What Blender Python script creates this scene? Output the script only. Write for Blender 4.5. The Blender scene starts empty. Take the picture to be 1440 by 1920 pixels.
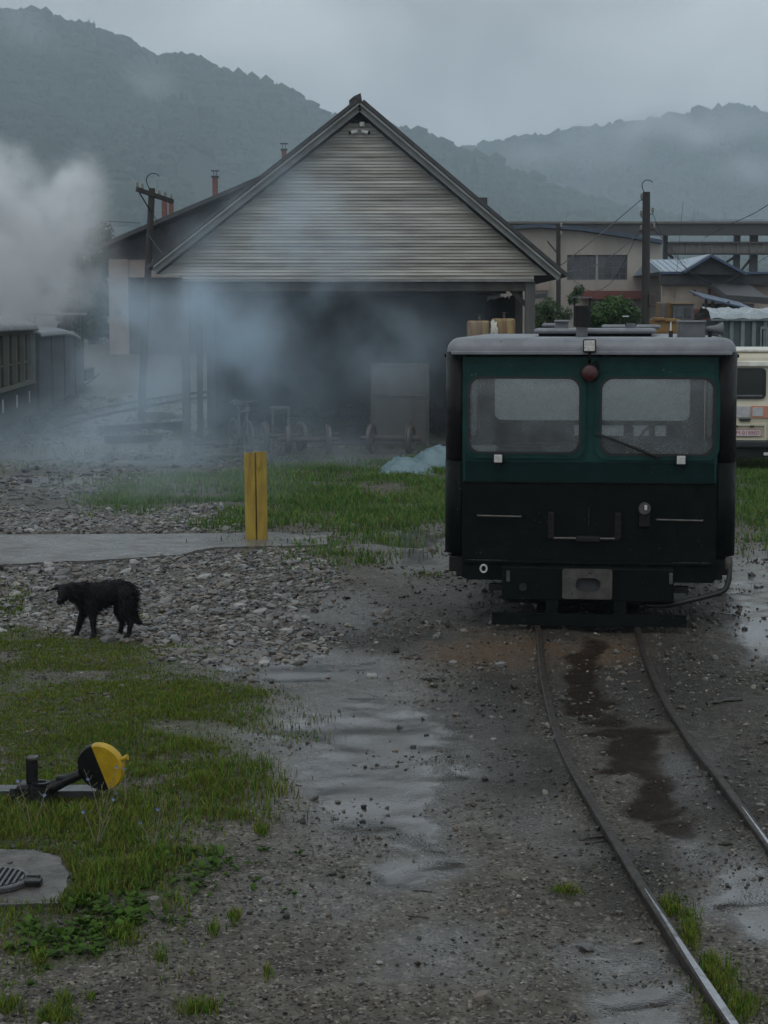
import bpy, bmesh, math, random
import numpy as np
from mathutils import Vector, Matrix
from mathutils.geometry import tessellate_polygon
random.seed(7); rng = np.random.default_rng(7)
S = bpy.context.scene
COL = S.collection
R = math.radians

# ------------------------------------------------------------------ camera
F, HORIZON, EYE = 3600.0, 600.0, 2.57          # focal length and horizon in photo pixels, eye height in metres
PITCH = math.atan((960 - HORIZON) / F)
cam_d = bpy.data.cameras.new('camera'); cam = bpy.data.objects.new('camera', cam_d); COL.objects.link(cam)
cam.location = (0, 0, EYE); cam.rotation_euler = (math.pi / 2 - PITCH, 0, 0)
cam_d.sensor_fit = 'VERTICAL'; cam_d.sensor_height = 36; cam_d.lens = 36 * F / 1920
cam_d.clip_start = 0.1; cam_d.clip_end = 9000
S.camera = cam
S.render.resolution_x, S.render.resolution_y = 768, 1024

# ------------------------------------------------------------------ sky and sun
W = bpy.data.worlds.new('World'); S.world = W; W.use_nodes = True
SUN_EL, SUN_ROT = R(58), R(200)
def sky_nodes():
    nt = W.node_tree; N = nt.nodes; L = nt.links; N.clear()
    out = N.new('ShaderNodeOutputWorld'); bg = N.new('ShaderNodeBackground'); bg.inputs['Strength'].default_value = 0.10
    sky = N.new('ShaderNodeTexSky'); sky.sky_type = 'NISHITA'; sky.sun_disc = False
    sky.sun_elevation = SUN_EL; sky.sun_rotation = SUN_ROT; sky.dust_density = 3
    tc = N.new('ShaderNodeTexCoord'); mp = N.new('ShaderNodeMapping'); mp.inputs['Scale'].default_value = (1.0, 1.0, 1.7)
    n1 = N.new('ShaderNodeTexNoise'); n1.inputs['Scale'].default_value = 7.0; n1.inputs['Detail'].default_value = 6; n1.inputs['Roughness'].default_value = 0.45
    n1.inputs['Distortion'].default_value = 0.3
    cr = N.new('ShaderNodeValToRGB')
    cr.color_ramp.elements[0].position = 0.38; cr.color_ramp.elements[0].color = (4.75, 5.2, 5.55, 1)
    cr.color_ramp.elements[1].position = 0.64; cr.color_ramp.elements[1].color = (7.7, 8.4, 8.75, 1)
    mx = N.new('ShaderNodeMixRGB'); mx.inputs[0].default_value = 0.93
    L.new(tc.outputs['Generated'], mp.inputs[0]); L.new(mp.outputs[0], n1.inputs['Vector']); L.new(n1.outputs['Fac'], cr.inputs[0])
    L.new(sky.outputs[0], mx.inputs[1]); L.new(cr.outputs[0], mx.inputs[2]); L.new(mx.outputs[0], bg.inputs['Color']); L.new(bg.outputs[0], out.inputs['Surface'])
sky_nodes()
sun_d = bpy.data.lights.new('sun', 'SUN'); sun_d.energy = 0.5; sun_d.angle = R(40); sun_d.color = (1, 0.97, 0.93)
sun = bpy.data.objects.new('sun', sun_d); COL.objects.link(sun); sun.rotation_euler = (R(90) - SUN_EL, 0, R(180) - SUN_ROT)

S.view_settings.view_transform = 'Standard'; S.view_settings.look = 'None'
S.view_settings.exposure = 0.0; S.view_settings.gamma = 1.0; S.view_settings.use_curve_mapping = False
S.render.engine = 'CYCLES'
cy = S.cycles
cy.use_denoising = True; cy.denoiser = 'OPENIMAGEDENOISE'
cy.max_bounces = 6; cy.diffuse_bounces = 3; cy.glossy_bounces = 3; cy.transmission_bounces = 4
cy.transparent_max_bounces = 12; cy.volume_bounces = 4
cy.caustics_reflective = False; cy.caustics_refractive = False
cy.sample_clamp_indirect = 4
cy.volume_step_rate = 1.0; cy.volume_max_steps = 256
cy.use_adaptive_sampling = True; cy.adaptive_threshold = 0.02

# ------------------------------------------------------------------ finding places: photo pixel -> place in the yard
CP, SP = math.cos(PITCH), math.sin(PITCH)
def ray(px, py):
    xc, yc = (px - 720) / F, (960 - py) / F
    return xc, CP + yc * SP, -SP + yc * CP
def P(px, py, Y):
    dx, dy, dz = ray(px, py); t = Y / dy
    return Vector((dx * t, Y, EYE + dz * t))
def G(px, py, z=0.0):
    dx, dy, dz = ray(px, py); t = (z - EYE) / dz
    return Vector((dx * t, dy * t, z))
def proj(x, y, z):
    zc = z - EYE
    d = y * CP - zc * SP; u = y * SP + zc * CP
    d = np.where(d < 0.5, 0.5, d)
    return 720 + F * x / d, 960 - F * u / d

# ------------------------------------------------------------------ value noise
_tab = rng.random((256, 256))
def vnoise(x, y):
    xi = np.floor(x).astype(int); yi = np.floor(y).astype(int); fx = x - xi; fy = y - yi
    fx = fx * fx * (3 - 2 * fx); fy = fy * fy * (3 - 2 * fy)
    a = _tab[xi & 255, yi & 255]; b = _tab[(xi + 1) & 255, yi & 255]; c = _tab[xi & 255, (yi + 1) & 255]; d = _tab[(xi + 1) & 255, (yi + 1) & 255]
    return (a * (1 - fx) + b * fx) * (1 - fy) + (c * (1 - fx) + d * fx) * fy
def fbm(x, y, o=4):
    s = 0; a = 0.5; n = 0
    for k in range(o):
        s = s + a * vnoise(x + 17.3 * k, y + 9.1 * k); n += a; x = x * 2.03; y = y * 2.03; a *= 0.5
    return s / n
def inpoly(px, py, poly):
    r = np.zeros(px.shape, bool); n = len(poly)
    for i in range(n):
        x1, y1 = poly[i]; x2, y2 = poly[(i + 1) % n]
        if y1 == y2: continue
        c = ((y1 > py) != (y2 > py)) & (px < (x2 - x1) * (py - y1) / (y2 - y1) + x1)
        r ^= c
    return r
def sstep(a, b, x):
    t = np.clip((x - a) / (b - a), 0, 1); return t * t * (3 - 2 * t)

# ------------------------------------------------------------------ materials
MATS = {}
def mat(name, col, rough=0.6, var=0.25, scale=6.0, bump=0.0, bscale=40.0, metal=0.0, col2=None, streak=None, spec=0.5, rvar=0.0, perobj=0.0, contrast=(0.35, 0.65), coords='Object', specks=0.0):
    """Procedural surface: two tones mixed by noise, optional vertical streaks, fine bump and gloss variation."""
    m = bpy.data.materials.new(name); m.use_nodes = True; nt = m.node_tree; N = nt.nodes; L = nt.links
    b = N['Principled BSDF']; MATS[name] = m
    b.inputs['Metallic'].default_value = metal; b.inputs['Roughness'].default_value = rough
    b.inputs['Specular IOR Level'].default_value = spec
    tc = N.new('ShaderNodeTexCoord'); mp = N.new('ShaderNodeMapping'); L.new(tc.outputs[coords], mp.inputs[0])
    if streak: mp.inputs['Scale'].default_value = streak
    n = N.new('ShaderNodeTexNoise'); n.inputs['Scale'].default_value = scale; n.inputs['Detail'].default_value = 6; n.inputs['Roughness'].default_value = 0.6
    L.new(mp.outputs[0], n.inputs['Vector'])
    mr = N.new('ShaderNodeMapRange'); mr.inputs[1].default_value = contrast[0]; mr.inputs[2].default_value = contrast[1]
    L.new(n.outputs['Fac'], mr.inputs[0])
    mx = N.new('ShaderNodeMixRGB')
    c2 = col2 if col2 else tuple(c * (1 - var) for c in col)
    c1 = col if col2 else tuple(min(1, c * (1 + var * 0.6)) for c in col)
    mx.inputs[1].default_value = (*c1, 1); mx.inputs[2].default_value = (*c2, 1)
    L.new(mr.outputs[0], mx.inputs[0]); src = mx.outputs[0]
    if perobj:
        oi = N.new('ShaderNodeObjectInfo'); m2 = N.new('ShaderNodeMapRange'); m2.inputs[3].default_value = 1 - perobj; m2.inputs[4].default_value = 1 + perobj
        L.new(oi.outputs['Random'], m2.inputs[0]); hs = N.new('ShaderNodeHueSaturation'); L.new(m2.outputs[0], hs.inputs['Value']); L.new(src, hs.inputs['Color']); src = hs.outputs[0]
    if specks:      # rain drops and chips scattered over the paint
        vs = N.new('ShaderNodeTexVoronoi'); vs.inputs['Scale'].default_value = 24; L.new(tc.outputs[coords], vs.inputs['Vector'])
        ns = N.new('ShaderNodeTexNoise'); ns.inputs['Scale'].default_value = 4; L.new(tc.outputs[coords], ns.inputs['Vector'])
        sz = N.new('ShaderNodeMapRange'); sz.inputs[1].default_value = .45; sz.inputs[2].default_value = .75; sz.inputs[3].default_value = .0; sz.inputs[4].default_value = .17; L.new(ns.outputs['Fac'], sz.inputs[0])
        lt = N.new('ShaderNodeMath'); lt.operation = 'LESS_THAN'; L.new(vs.outputs['Distance'], lt.inputs[0]); L.new(sz.outputs[0], lt.inputs[1])
        ms_ = N.new('ShaderNodeMixRGB'); L.new(lt.outputs[0], ms_.inputs[0]); L.new(src, ms_.inputs[1]); ms_.inputs[2].default_value = (specks, specks * 1.05, specks * 1.05, 1); src = ms_.outputs[0]
    L.new(src, b.inputs['Base Color'])
    if rvar:
        m3 = N.new('ShaderNodeMapRange'); m3.inputs[1].default_value = 0.3; m3.inputs[2].default_value = 0.7
        m3.inputs[3].default_value = max(0.03, rough - rvar); m3.inputs[4].default_value = min(1, rough + rvar)
        n3 = N.new('ShaderNodeTexNoise'); n3.inputs['Scale'].default_value = scale * 2.3; n3.inputs['Detail'].default_value = 4; L.new(tc.outputs[coords], n3.inputs['Vector'])
        L.new(n3.outputs['Fac'], m3.inputs[0]); L.new(m3.outputs[0], b.inputs['Roughness'])
    if bump:
        n2 = N.new('ShaderNodeTexNoise'); n2.inputs['Scale'].default_value = bscale; n2.inputs['Detail'].default_value = 5
        L.new(mp.outputs[0], n2.inputs['Vector'])
        bp = N.new('ShaderNodeBump'); bp.inputs['Strength'].default_value = bump; bp.inputs['Distance'].default_value = 0.02
        L.new(n2.outputs['Fac'], bp.inputs['Height']); L.new(bp.outputs[0], b.inputs['Normal'])
    return m
def attr_mat(name, rough=0.6, spec=0.4, trans=0.0):
    """Surface whose own colour comes from the per-leaf / per-stone colour stored on the mesh."""
    m = bpy.data.materials.new(name); m.use_nodes = True; N = m.node_tree.nodes; L = m.node_tree.links; b = N['Principled BSDF']
    a = N.new('ShaderNodeAttribute'); a.attribute_name = 'tone'
    L.new(a.outputs['Color'], b.inputs['Base Color']); b.inputs['Roughness'].default_value = rough; b.inputs['Specular IOR Level'].default_value = spec
    if trans:
        t = N.new('ShaderNodeBsdfTranslucent'); L.new(a.outputs['Color'], t.inputs[0]); mx = N.new('ShaderNodeMixShader'); mx.inputs[0].default_value = trans
        L.new(b.outputs[0], mx.inputs[1]); L.new(t.outputs[0], mx.inputs[2]); L.new(mx.outputs[0], N['Material Output'].inputs['Surface'])
    MATS[name] = m; return m
def pane_mat(name, fog, fogcol, rough=0.08, drops=True, scale=220.0, through=.5):
    """Window pane: clear glass with a coat of condensation and rain drops that hides part of what lies behind."""
    m = bpy.data.materials.new(name); m.use_nodes = True; N = m.node_tree.nodes; L = m.node_tree.links
    out = N['Material Output']; N.remove(N['Principled BSDF'])
    tr = N.new('ShaderNodeBsdfTransparent'); tr.inputs[0].default_value = (0.86, 0.9, 0.9, 1)
    df = N.new('ShaderNodeBsdfDiffuse'); df.inputs[0].default_value = (*fogcol, 1)
    tl = N.new('ShaderNodeBsdfTranslucent'); tl.inputs[0].default_value = (*fogcol, 1)
    ms = N.new('ShaderNodeMixShader'); ms.inputs[0].default_value = through; L.new(df.outputs[0], ms.inputs[1]); L.new(tl.outputs[0], ms.inputs[2])
    mf = N.new('ShaderNodeMixShader'); L.new(tr.outputs[0], mf.inputs[1]); L.new(ms.outputs[0], mf.inputs[2])
    if drops:
        tc = N.new('ShaderNodeTexCoord'); n = N.new('ShaderNodeTexNoise'); n.inputs['Scale'].default_value = scale; n.inputs['Detail'].default_value = 2; L.new(tc.outputs['Object'], n.inputs['Vector'])
        nb = N.new('ShaderNodeTexNoise'); nb.inputs['Scale'].default_value = 3.5; nb.inputs['Detail'].default_value = 3; L.new(tc.outputs['Object'], nb.inputs['Vector'])
        ad = N.new('ShaderNodeMath'); ad.operation = 'MULTIPLY_ADD'; L.new(n.outputs['Fac'], ad.inputs[0]); ad.inputs[1].default_value = 1.2; L.new(nb.outputs['Fac'], ad.inputs[2])
        mr = N.new('ShaderNodeMapRange'); mr.inputs[1].default_value = 0.75; mr.inputs[2].default_value = 1.45; mr.inputs[3].default_value = max(0, fog - 0.22); mr.inputs[4].default_value = min(1, fog + 0.22)
        L.new(ad.outputs[0], mr.inputs[0]); L.new(mr.outputs[0], mf.inputs[0])
    else: mf.inputs[0].default_value = fog
    gl = N.new('ShaderNodeBsdfGlossy'); gl.inputs['Roughness'].default_value = rough; gl.inputs[0].default_value = (1, 1, 1, 1)
    fr = N.new('ShaderNodeFresnel'); fr.inputs[0].default_value = 1.5
    mg = N.new('ShaderNodeMixShader'); L.new(fr.outputs[0], mg.inputs[0]); L.new(mf.outputs[0], mg.inputs[1]); L.new(gl.outputs[0], mg.inputs[2])
    L.new(mg.outputs[0], out.inputs['Surface']); MATS[name] = m; return m

# ------------------------------------------------------------------ mesh builder
class MB:
    def __init__(s): s.v = []; s.f = []
    def raw(s, v, f):
        o = len(s.v); s.v += [tuple(p) for p in v]; s.f += [tuple(i + o for i in q) for q in f]; return s
    def box(s, c, d, rot=None, taper=1.0):
        hx, hy, hz = d[0] / 2, d[1] / 2, d[2] / 2
        p = [Vector((x * hx * (taper if z > 0 else 1), y * hy * (taper if z > 0 else 1), z * hz)) for z in (-1, 1) for y in (-1, 1) for x in (-1, 1)]
        if rot is not None: p = [rot @ q for q in p]
        c = Vector(c)
        return s.raw([q + c for q in p], [(0, 2, 3, 1), (4, 5, 7, 6), (0, 1, 5, 4), (2, 6, 7, 3), (0, 4, 6, 2), (1, 3, 7, 5)])
    def b2(s, lo, hi):
        return s.box([(a + b) / 2 for a, b in zip(lo, hi)], [abs(b - a) for a, b in zip(lo, hi)])
    def rbox(s, c, d, r=0.01, seg=2, rot=None):
        bm = bmesh.new(); bmesh.ops.create_cube(bm, size=1)
        for v in bm.verts: v.co = Vector((v.co.x * d[0], v.co.y * d[1], v.co.z * d[2]))
        bmesh.ops.bevel(bm, geom=bm.edges[:], offset=min(r, min(d) * 0.49), segments=seg, profile=0.5, affect='EDGES')
        return s.bm(bm, c, rot)
    def bm(s, bm, c=(0, 0, 0), rot=None):
        bm.verts.index_update(); c = Vector(c)
        v = [(rot @ q.co if rot is not None else q.co.copy()) + c for q in bm.verts]
        f = [[q.index for q in fc.verts] for fc in bm.faces]; bm.free()
        return s.raw(v, f)
    def bar(s, a, b, w, h=None, up=Vector((0, 0, 1))):
        a = Vector(a); b = Vector(b); d = b - a; l = d.length; d.normalize(); h = h or w
        if abs(d.dot(up)) > 0.98: up = Vector((0, 1, 0))
        x = d.cross(up).normalized(); z = x.cross(d)
        rot = Matrix((x, d, z)).transposed()
        return s.box((a + b) / 2, (w, l, h), rot)
    def tube(s, pts, r, seg=8, cap=True, flat=1.0):
        pts = [Vector(p) for p in pts]; rs = r if isinstance(r, (list, tuple)) else [r] * len(pts)
        o = len(s.v); up = None
        for i, p in enumerate(pts):
            d = (pts[min(i + 1, len(pts) - 1)] - pts[max(i - 1, 0)]).normalized()
            if up is None: up = Vector((0, 0, 1)) if abs(d.z) < 0.95 else Vector((0, 1, 0))
            x = d.cross(up).normalized(); y = x.cross(d).normalized(); up = y
            for k in range(seg):
                a = 2 * math.pi * k / seg; s.v.append(tuple(p + x * math.cos(a) * rs[i] + y * math.sin(a) * rs[i] * flat))
        for i in range(len(pts) - 1):
            for k in range(seg):
                k2 = (k + 1) % seg; s.f.append((o + i * seg + k, o + i * seg + k2, o + (i + 1) * seg + k2, o + (i + 1) * seg + k))
        if cap:
            s.f.append(tuple(o + k for k in reversed(range(seg)))); e = o + (len(pts) - 1) * seg; s.f.append(tuple(e + k for k in range(seg)))
        return s
    def lathe(s, prof, c=(0, 0, 0), axis='Z', seg=20, rot=None):
        o = len(s.v); c = Vector(c); n = len(prof)
        for r_, h in prof:
            for k in range(seg):
                a = 2 * math.pi * k / seg; q = Vector((r_ * math.cos(a), r_ * math.sin(a), h))
                if axis == 'Y': q = Vector((q.x, q.z, q.y))
                if axis == 'X': q = Vector((q.z, q.x, q.y))
                if rot is not None: q = rot @ q
                s.v.append(tuple(q + c))
        for i in range(n - 1):
            for k in range(seg):
                k2 = (k + 1) % seg; s.f.append((o + i * seg + k, o + i * seg + k2, o + (i + 1) * seg + k2, o + (i + 1) * seg + k))
        s.f.append(tuple(o + k for k in reversed(range(seg)))); e = o + (n - 1) * seg; s.f.append(tuple(e + k for k in range(seg)))
        return s
    def plate(s, outer, holes=(), y0=0.0, y1=0.02, fn=None):
        """Sheet in the x-z plane with holes, given thickness along y."""
        polys = [outer] + list(holes); pts = [q for p in polys for q in p]; n = len(pts)
        tr = tessellate_polygon([[Vector((q[0], q[1], 0)) for q in p] for p in polys])
        v = [(q[0], y0, q[1]) for q in pts] + [(q[0], y1, q[1]) for q in pts]
        if fn: v = [fn(*q) for q in v]
        f = [tuple(t) for t in tr] + [tuple(i + n for i in reversed(t)) for t in tr]; o = 0
        for p in polys:
            m = len(p)
            for i in range(m): j = (i + 1) % m; f.append((o + i, o + j, n + o + j, n + o + i))
            o += m
        return s.raw(v, f)
    def build(s, name, m, parent=None, smooth=False, base=None, local=False):
        """Link as one mesh object. Vertices are given in world space unless local; its origin goes to the thing's base."""
        v = np.array(s.v, float)
        if parent is not None and not local:
            o = parent
            mw = Matrix.Translation(parent.location) @ Matrix.Rotation(parent.rotation_euler.z, 4, 'Z')
            if parent.parent is not None: mw = Matrix.Translation(parent.parent.location) @ Matrix.Rotation(parent.parent.rotation_euler.z, 4, 'Z') @ mw
            mi = np.array(mw.inverted()); v = v @ mi[:3, :3].T + mi[:3, 3]
        loc = None
        if parent is None and not local:
            loc = np.array(base) if base is not None else np.array([(v[:, 0].min() + v[:, 0].max()) / 2, (v[:, 1].min() + v[:, 1].max()) / 2, v[:, 2].min()])
            v = v - loc
        me = bpy.data.meshes.new(name); me.from_pydata(v.tolist(), [], s.f)
        bm = bmesh.new(); bm.from_mesh(me); bmesh.ops.recalc_face_normals(bm, faces=bm.faces[:]); bm.to_mesh(me); bm.free()
        if smooth:
            me.polygons.foreach_set('use_smooth', [True] * len(me.polygons))
            if smooth != 'all': me.set_sharp_from_angle(angle=R(40))
        me.update(); o = bpy.data.objects.new(name, me); COL.objects.link(o)
        if m: me.materials.append(MATS[m] if isinstance(m, str) else m)
        if parent is not None: o.parent = parent
        if loc is not None: o.location = loc
        return o
def tag(o, label=None, cat=None, group=None, kind=None):
    if label: o['label'] = label
    if cat: o['category'] = cat
    if group: o['group'] = group
    if kind: o['kind'] = kind
    return o
def empty(name, loc, rz=0.0, label=None, cat=None, group=None, kind=None):
    o = bpy.data.objects.new(name, None); COL.objects.link(o); o.location = loc; o.rotation_euler = (0, 0, rz); o.empty_display_size = 0.2
    return tag(o, label, cat, group, kind)
def copy_tree(o, parent=None):
    c = o.copy(); COL.objects.link(c); c.parent = parent
    for ch in [q for q in bpy.data.objects if q.parent == o]: copy_tree(ch, c)
    return c
def np_mesh(name, v, f, m, tone=None, parent=None, smooth=False, extra=None):
    """Large mesh straight from arrays; f has a constant number of corners per face. tone: a colour per vertex."""
    me = bpy.data.meshes.new(name); nv, nf, k = len(v), len(f), f.shape[1]
    me.vertices.add(nv); me.vertices.foreach_set('co', np.ascontiguousarray(v, np.float32).ravel())
    me.loops.add(nf * k); me.loops.foreach_set('vertex_index', np.ascontiguousarray(f, np.int32).ravel())
    me.polygons.add(nf); me.polygons.foreach_set('loop_start', np.arange(0, nf * k, k, dtype=np.int32))
    me.polygons.foreach_set('use_smooth', np.full(nf, bool(smooth)))
    me.update(calc_edges=True)
    if tone is not None:
        a = me.attributes.new('tone', 'FLOAT_COLOR', 'POINT'); c = np.ones((nv, 4), np.float32); c[:, :3] = tone; a.data.foreach_set('color', c.ravel())
    for nm, arr in (extra or {}).items():
        a = me.attributes.new(nm, 'FLOAT', 'POINT'); a.data.foreach_set('value', np.ascontiguousarray(arr, np.float32).ravel())
    o = bpy.data.objects.new(name, me); COL.objects.link(o); me.materials.append(MATS[m] if isinstance(m, str) else m)
    if parent is not None: o.parent = parent
    return o
def rrect(x0, x1, z0, z1, r, seg=6):
    pts = []
    for cx, cz, a0 in ((x1 - r, z1 - r, 0), (x0 + r, z1 - r, 90), (x0 + r, z0 + r, 180), (x1 - r, z0 + r, 270)):
        for k in range(seg + 1):
            a = R(a0 + 90 * k / seg); pts.append((cx + r * math.cos(a), cz + r * math.sin(a)))
    return pts
def grow(pts, cx, cz, d):      # offset an outline away from its centre by about d
    xs = [p[0] for p in pts]; zs = [p[1] for p in pts]; wx = (max(xs) - min(xs)) / 2; wz = (max(zs) - min(zs)) / 2
    return [(cx + (p[0] - cx) * (wx + d) / wx, cz + (p[1] - cz) * (wz + d) / wz) for p in pts]

# ------------------------------------------------------------------ the lie of the land
NEAR_GRASS = [(-900, 1105), (-200, 1120), (30, 1150), (70, 1195), (140, 1192), (250, 1202), (330, 1235), (430, 1272), (490, 1310), (505, 1345), (460, 1400), (430, 1460), (445, 1520), (425, 1600), (380, 1660), (290, 1700), (250, 1760), (150, 1800), (0, 1815), (-900, 1840)]
SLAB_HOLE = [(-500, 1588), (60, 1592), (112, 1606), (132, 1650), (112, 1692), (30, 1697), (-500, 1700)]
MID_GRASS = [[(160, 940), (230, 905), (420, 888), (520, 880), (700, 868), (850, 850), (1100, 840), (1100, 985), (835, 990), (770, 1000), (700, 985), (560, 975), (480, 995), (400, 1005), (375, 988), (460, 962), (420, 950), (240, 957)],
             [(625, 985), (700, 990), (755, 1015), (750, 1040), (680, 1055), (600, 1075), (520, 1060), (540, 1035), (630, 1020)],
             [(1376, 866), (2100, 850), (2100, 1020), (1440, 1030), (1378, 990)]]
STONE_BED = [[(-700, 1050), (0, 1058), (120, 1052), (330, 1040), (560, 1028), (640, 1075), (600, 1120), (560, 1150), (645, 1200), (600, 1232), (520, 1247), (400, 1250), (330, 1240), (250, 1205), (120, 1196), (60, 1190), (-700, 1150)],
             [(-500, 945), (160, 945), (420, 950), (475, 975), (430, 1000), (-500, 1003)]]
CONCRETE = [(-700, 1000), (0, 1003), (300, 1001), (620, 998), (612, 1021), (480, 1024), (400, 1026), (330, 1040), (120, 1053), (0, 1058), (-700, 1056)]
WET = [(560, 1250, 150, 28, .9), (690, 1380, 190, 90, .85), (700, 1480, 170, 100, .9), (755, 1560, 90, 60, .9), (790, 1640, 70, 40, .9), (680, 1320, 120, 40, .6), (800, 1350, 60, 25, .5),
       (1010, 1540, 90, 45, .42), (1080, 1590, 70, 25, .35), (1420, 1130, 45, 60, 1.0), (1440, 1190, 40, 40, .9), (1400, 1660, 90, 50, .85), (1430, 1730, 60, 40, .8), (1150, 1790, 120, 40, .6), (1210, 1850, 90, 40, .8), (1250, 1910, 80, 40, .9),
       (860, 1790, 120, 60, .45), (620, 1420, 110, 60, .7), (850, 1450, 80, 50, .6), (760, 1010, 80, 20, .8), (700, 985, 60, 8, .8), (780, 1050, 60, 20, .6), (1280, 1600, 60, 40, .5), (1300, 1450, 60, 50, .35), (1430, 1060, 80, 30, .5),
       (250, 1215, 120, 10, .5), (430, 1255, 60, 12, .9), (640, 1150, 90, 40, .4), (120, 800, 300, 60, .4), (260, 855, 120, 10, .8), (420, 860, 160, 8, .6), (300, 780, 60, 10, .8), (330, 810, 40, 12, .8), (100, 900, 120, 8, .6), (60, 980, 160, 14, .5), (600, 1700, 200, 60, .25), (1000, 1120, 300, 50, .2)]
STAIN = [(1105, 1225, 26, 30), (1100, 1260, 30, 30), (1098, 1300, 36, 22), (1108, 1322, 50, 14), (1128, 1350, 52, 16), (1160, 1378, 84, 12), (1182, 1405, 54, 22), (1205, 1435, 60, 20), (1222, 1470, 46, 34), (1235, 1510, 46, 26), (1262, 1550, 40, 22), (1140, 1450, 30, 6)]
COAL_SHADE = [(1230, 1290, 330, 130), (930, 1330, 120, 120), (1080, 1150, 420, 50), (1100, 1165, 300, 35), (1350, 1480, 160, 140), (980, 1450, 120, 70), (700, 1190, 200, 30), (1150, 1640, 120, 90)]  # coal-dark soil by the rails, plus the railcar's shadow painted into the ground colour
RUST = [(920, 1225, 110, 35), (1000, 1215, 60, 30), (1130, 1225, 90, 30)]
def blobs(px, py, L, soft=1.0):
    r = np.zeros(px.shape)
    for e in L:
        d = ((px - e[0]) / e[2]) ** 2 + ((py - e[1]) / e[3]) ** 2
        r = np.maximum(r, np.exp(-d * 0.9 / soft) * (e[4] if len(e) > 4 else 1))
    return r
RAIL_L = [(1010, 1160), (1011, 1180), (1014, 1220), (1020, 1275), (1031, 1325), (1042, 1365), (1066, 1425), (1103, 1490), (1150, 1568), (1200, 1652), (1242, 1716), (1285, 1783), (1336, 1860), (1380, 1925), (1440, 2015), (1530, 2150)]
RAIL_R = [(1193, 1160), (1197, 1182), (1208, 1222), (1225, 1264), (1247, 1310), (1275, 1355), (1302, 1397), (1345, 1450), (1391, 1512), (1438, 1576), (1500, 1662), (1590, 1790), (1700, 1960), (1800, 2120)]
def base_rise(x, y):
    return 0.03 * np.clip(y - 48, 0, 260) * sstep(46, 60, y)
def ground_all(x, y):
    x = np.asarray(x, float); y = np.asarray(y, float); z0 = base_rise(x, y)
    px, py = proj(x, y, z0)
    jx = (fbm(x * 2.2, y * 2.2, 3) - .5) * 2; jy = (fbm(x * 2.2 + 40, y * 2.2 + 7, 3) - .5) * 2
    k = 900 / np.clip(y, 6, 40) / 10
    px2, py2 = px + jx * 8 * k, py + jy * 2.2 * k
    wet = blobs(px2, py2, WET) * 1.15; wet = np.clip(wet * (0.72 + .70 * fbm(x * 2.6 + 5, y * 1.3, 5)), 0, 1)
    jf = (fbm(x * 9 + 3, y * 9, 4) - .5) * 2; stain = sstep(0.30, 0.56, blobs(px + jx * 5 * k, py + jy * 2 * k, STAIN) + jf * .22)
    rust = blobs(px2, py2, RUST)
    coal = blobs(px2, py2, COAL_SHADE)  # coal-dark soil and the railcar's painted shadow together
    conc = inpoly(px, py, CONCRETE)
    a = sstep(60, 30, y)
    h = (fbm(x * 0.9, y * 0.9, 3) - .5) * .07 + a * ((fbm(x * 5, y * 5, 3) - .5) * .045 * (1 - .9 * wet) + (fbm(x * 19, y * 19, 3) - .5) * .022 * (1 - .97 * wet))
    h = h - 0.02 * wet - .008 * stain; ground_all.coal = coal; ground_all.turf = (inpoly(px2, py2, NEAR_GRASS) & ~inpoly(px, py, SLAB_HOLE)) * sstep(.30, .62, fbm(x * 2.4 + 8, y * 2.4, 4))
    h = np.where(conc, np.minimum(h, -0.012), h)
    h = h + np.where(y > 70, (fbm(x * .05, y * .05, 3) - .5) * 1.2 * sstep(90, 200, y), 0)
    return z0 + h, wet, stain, rust, px, py
def groundz(x, y): return ground_all(x, y)[0]
def Gr(px, py, up=0.0):
    """Where the line of sight meets the rising ground of the far yard."""
    g = G(px, py)
    for _ in range(25):
        z = float(base_rise(np.array(g.x), np.array(g.y))); h = G(px, py, min(z, EYE - .05)); g = (g + h) / 2
    return Vector((g.x, g.y, g.z + up))
def gz(x, y): return float(groundz(np.array([x]), np.array([y]))[0])

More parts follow.
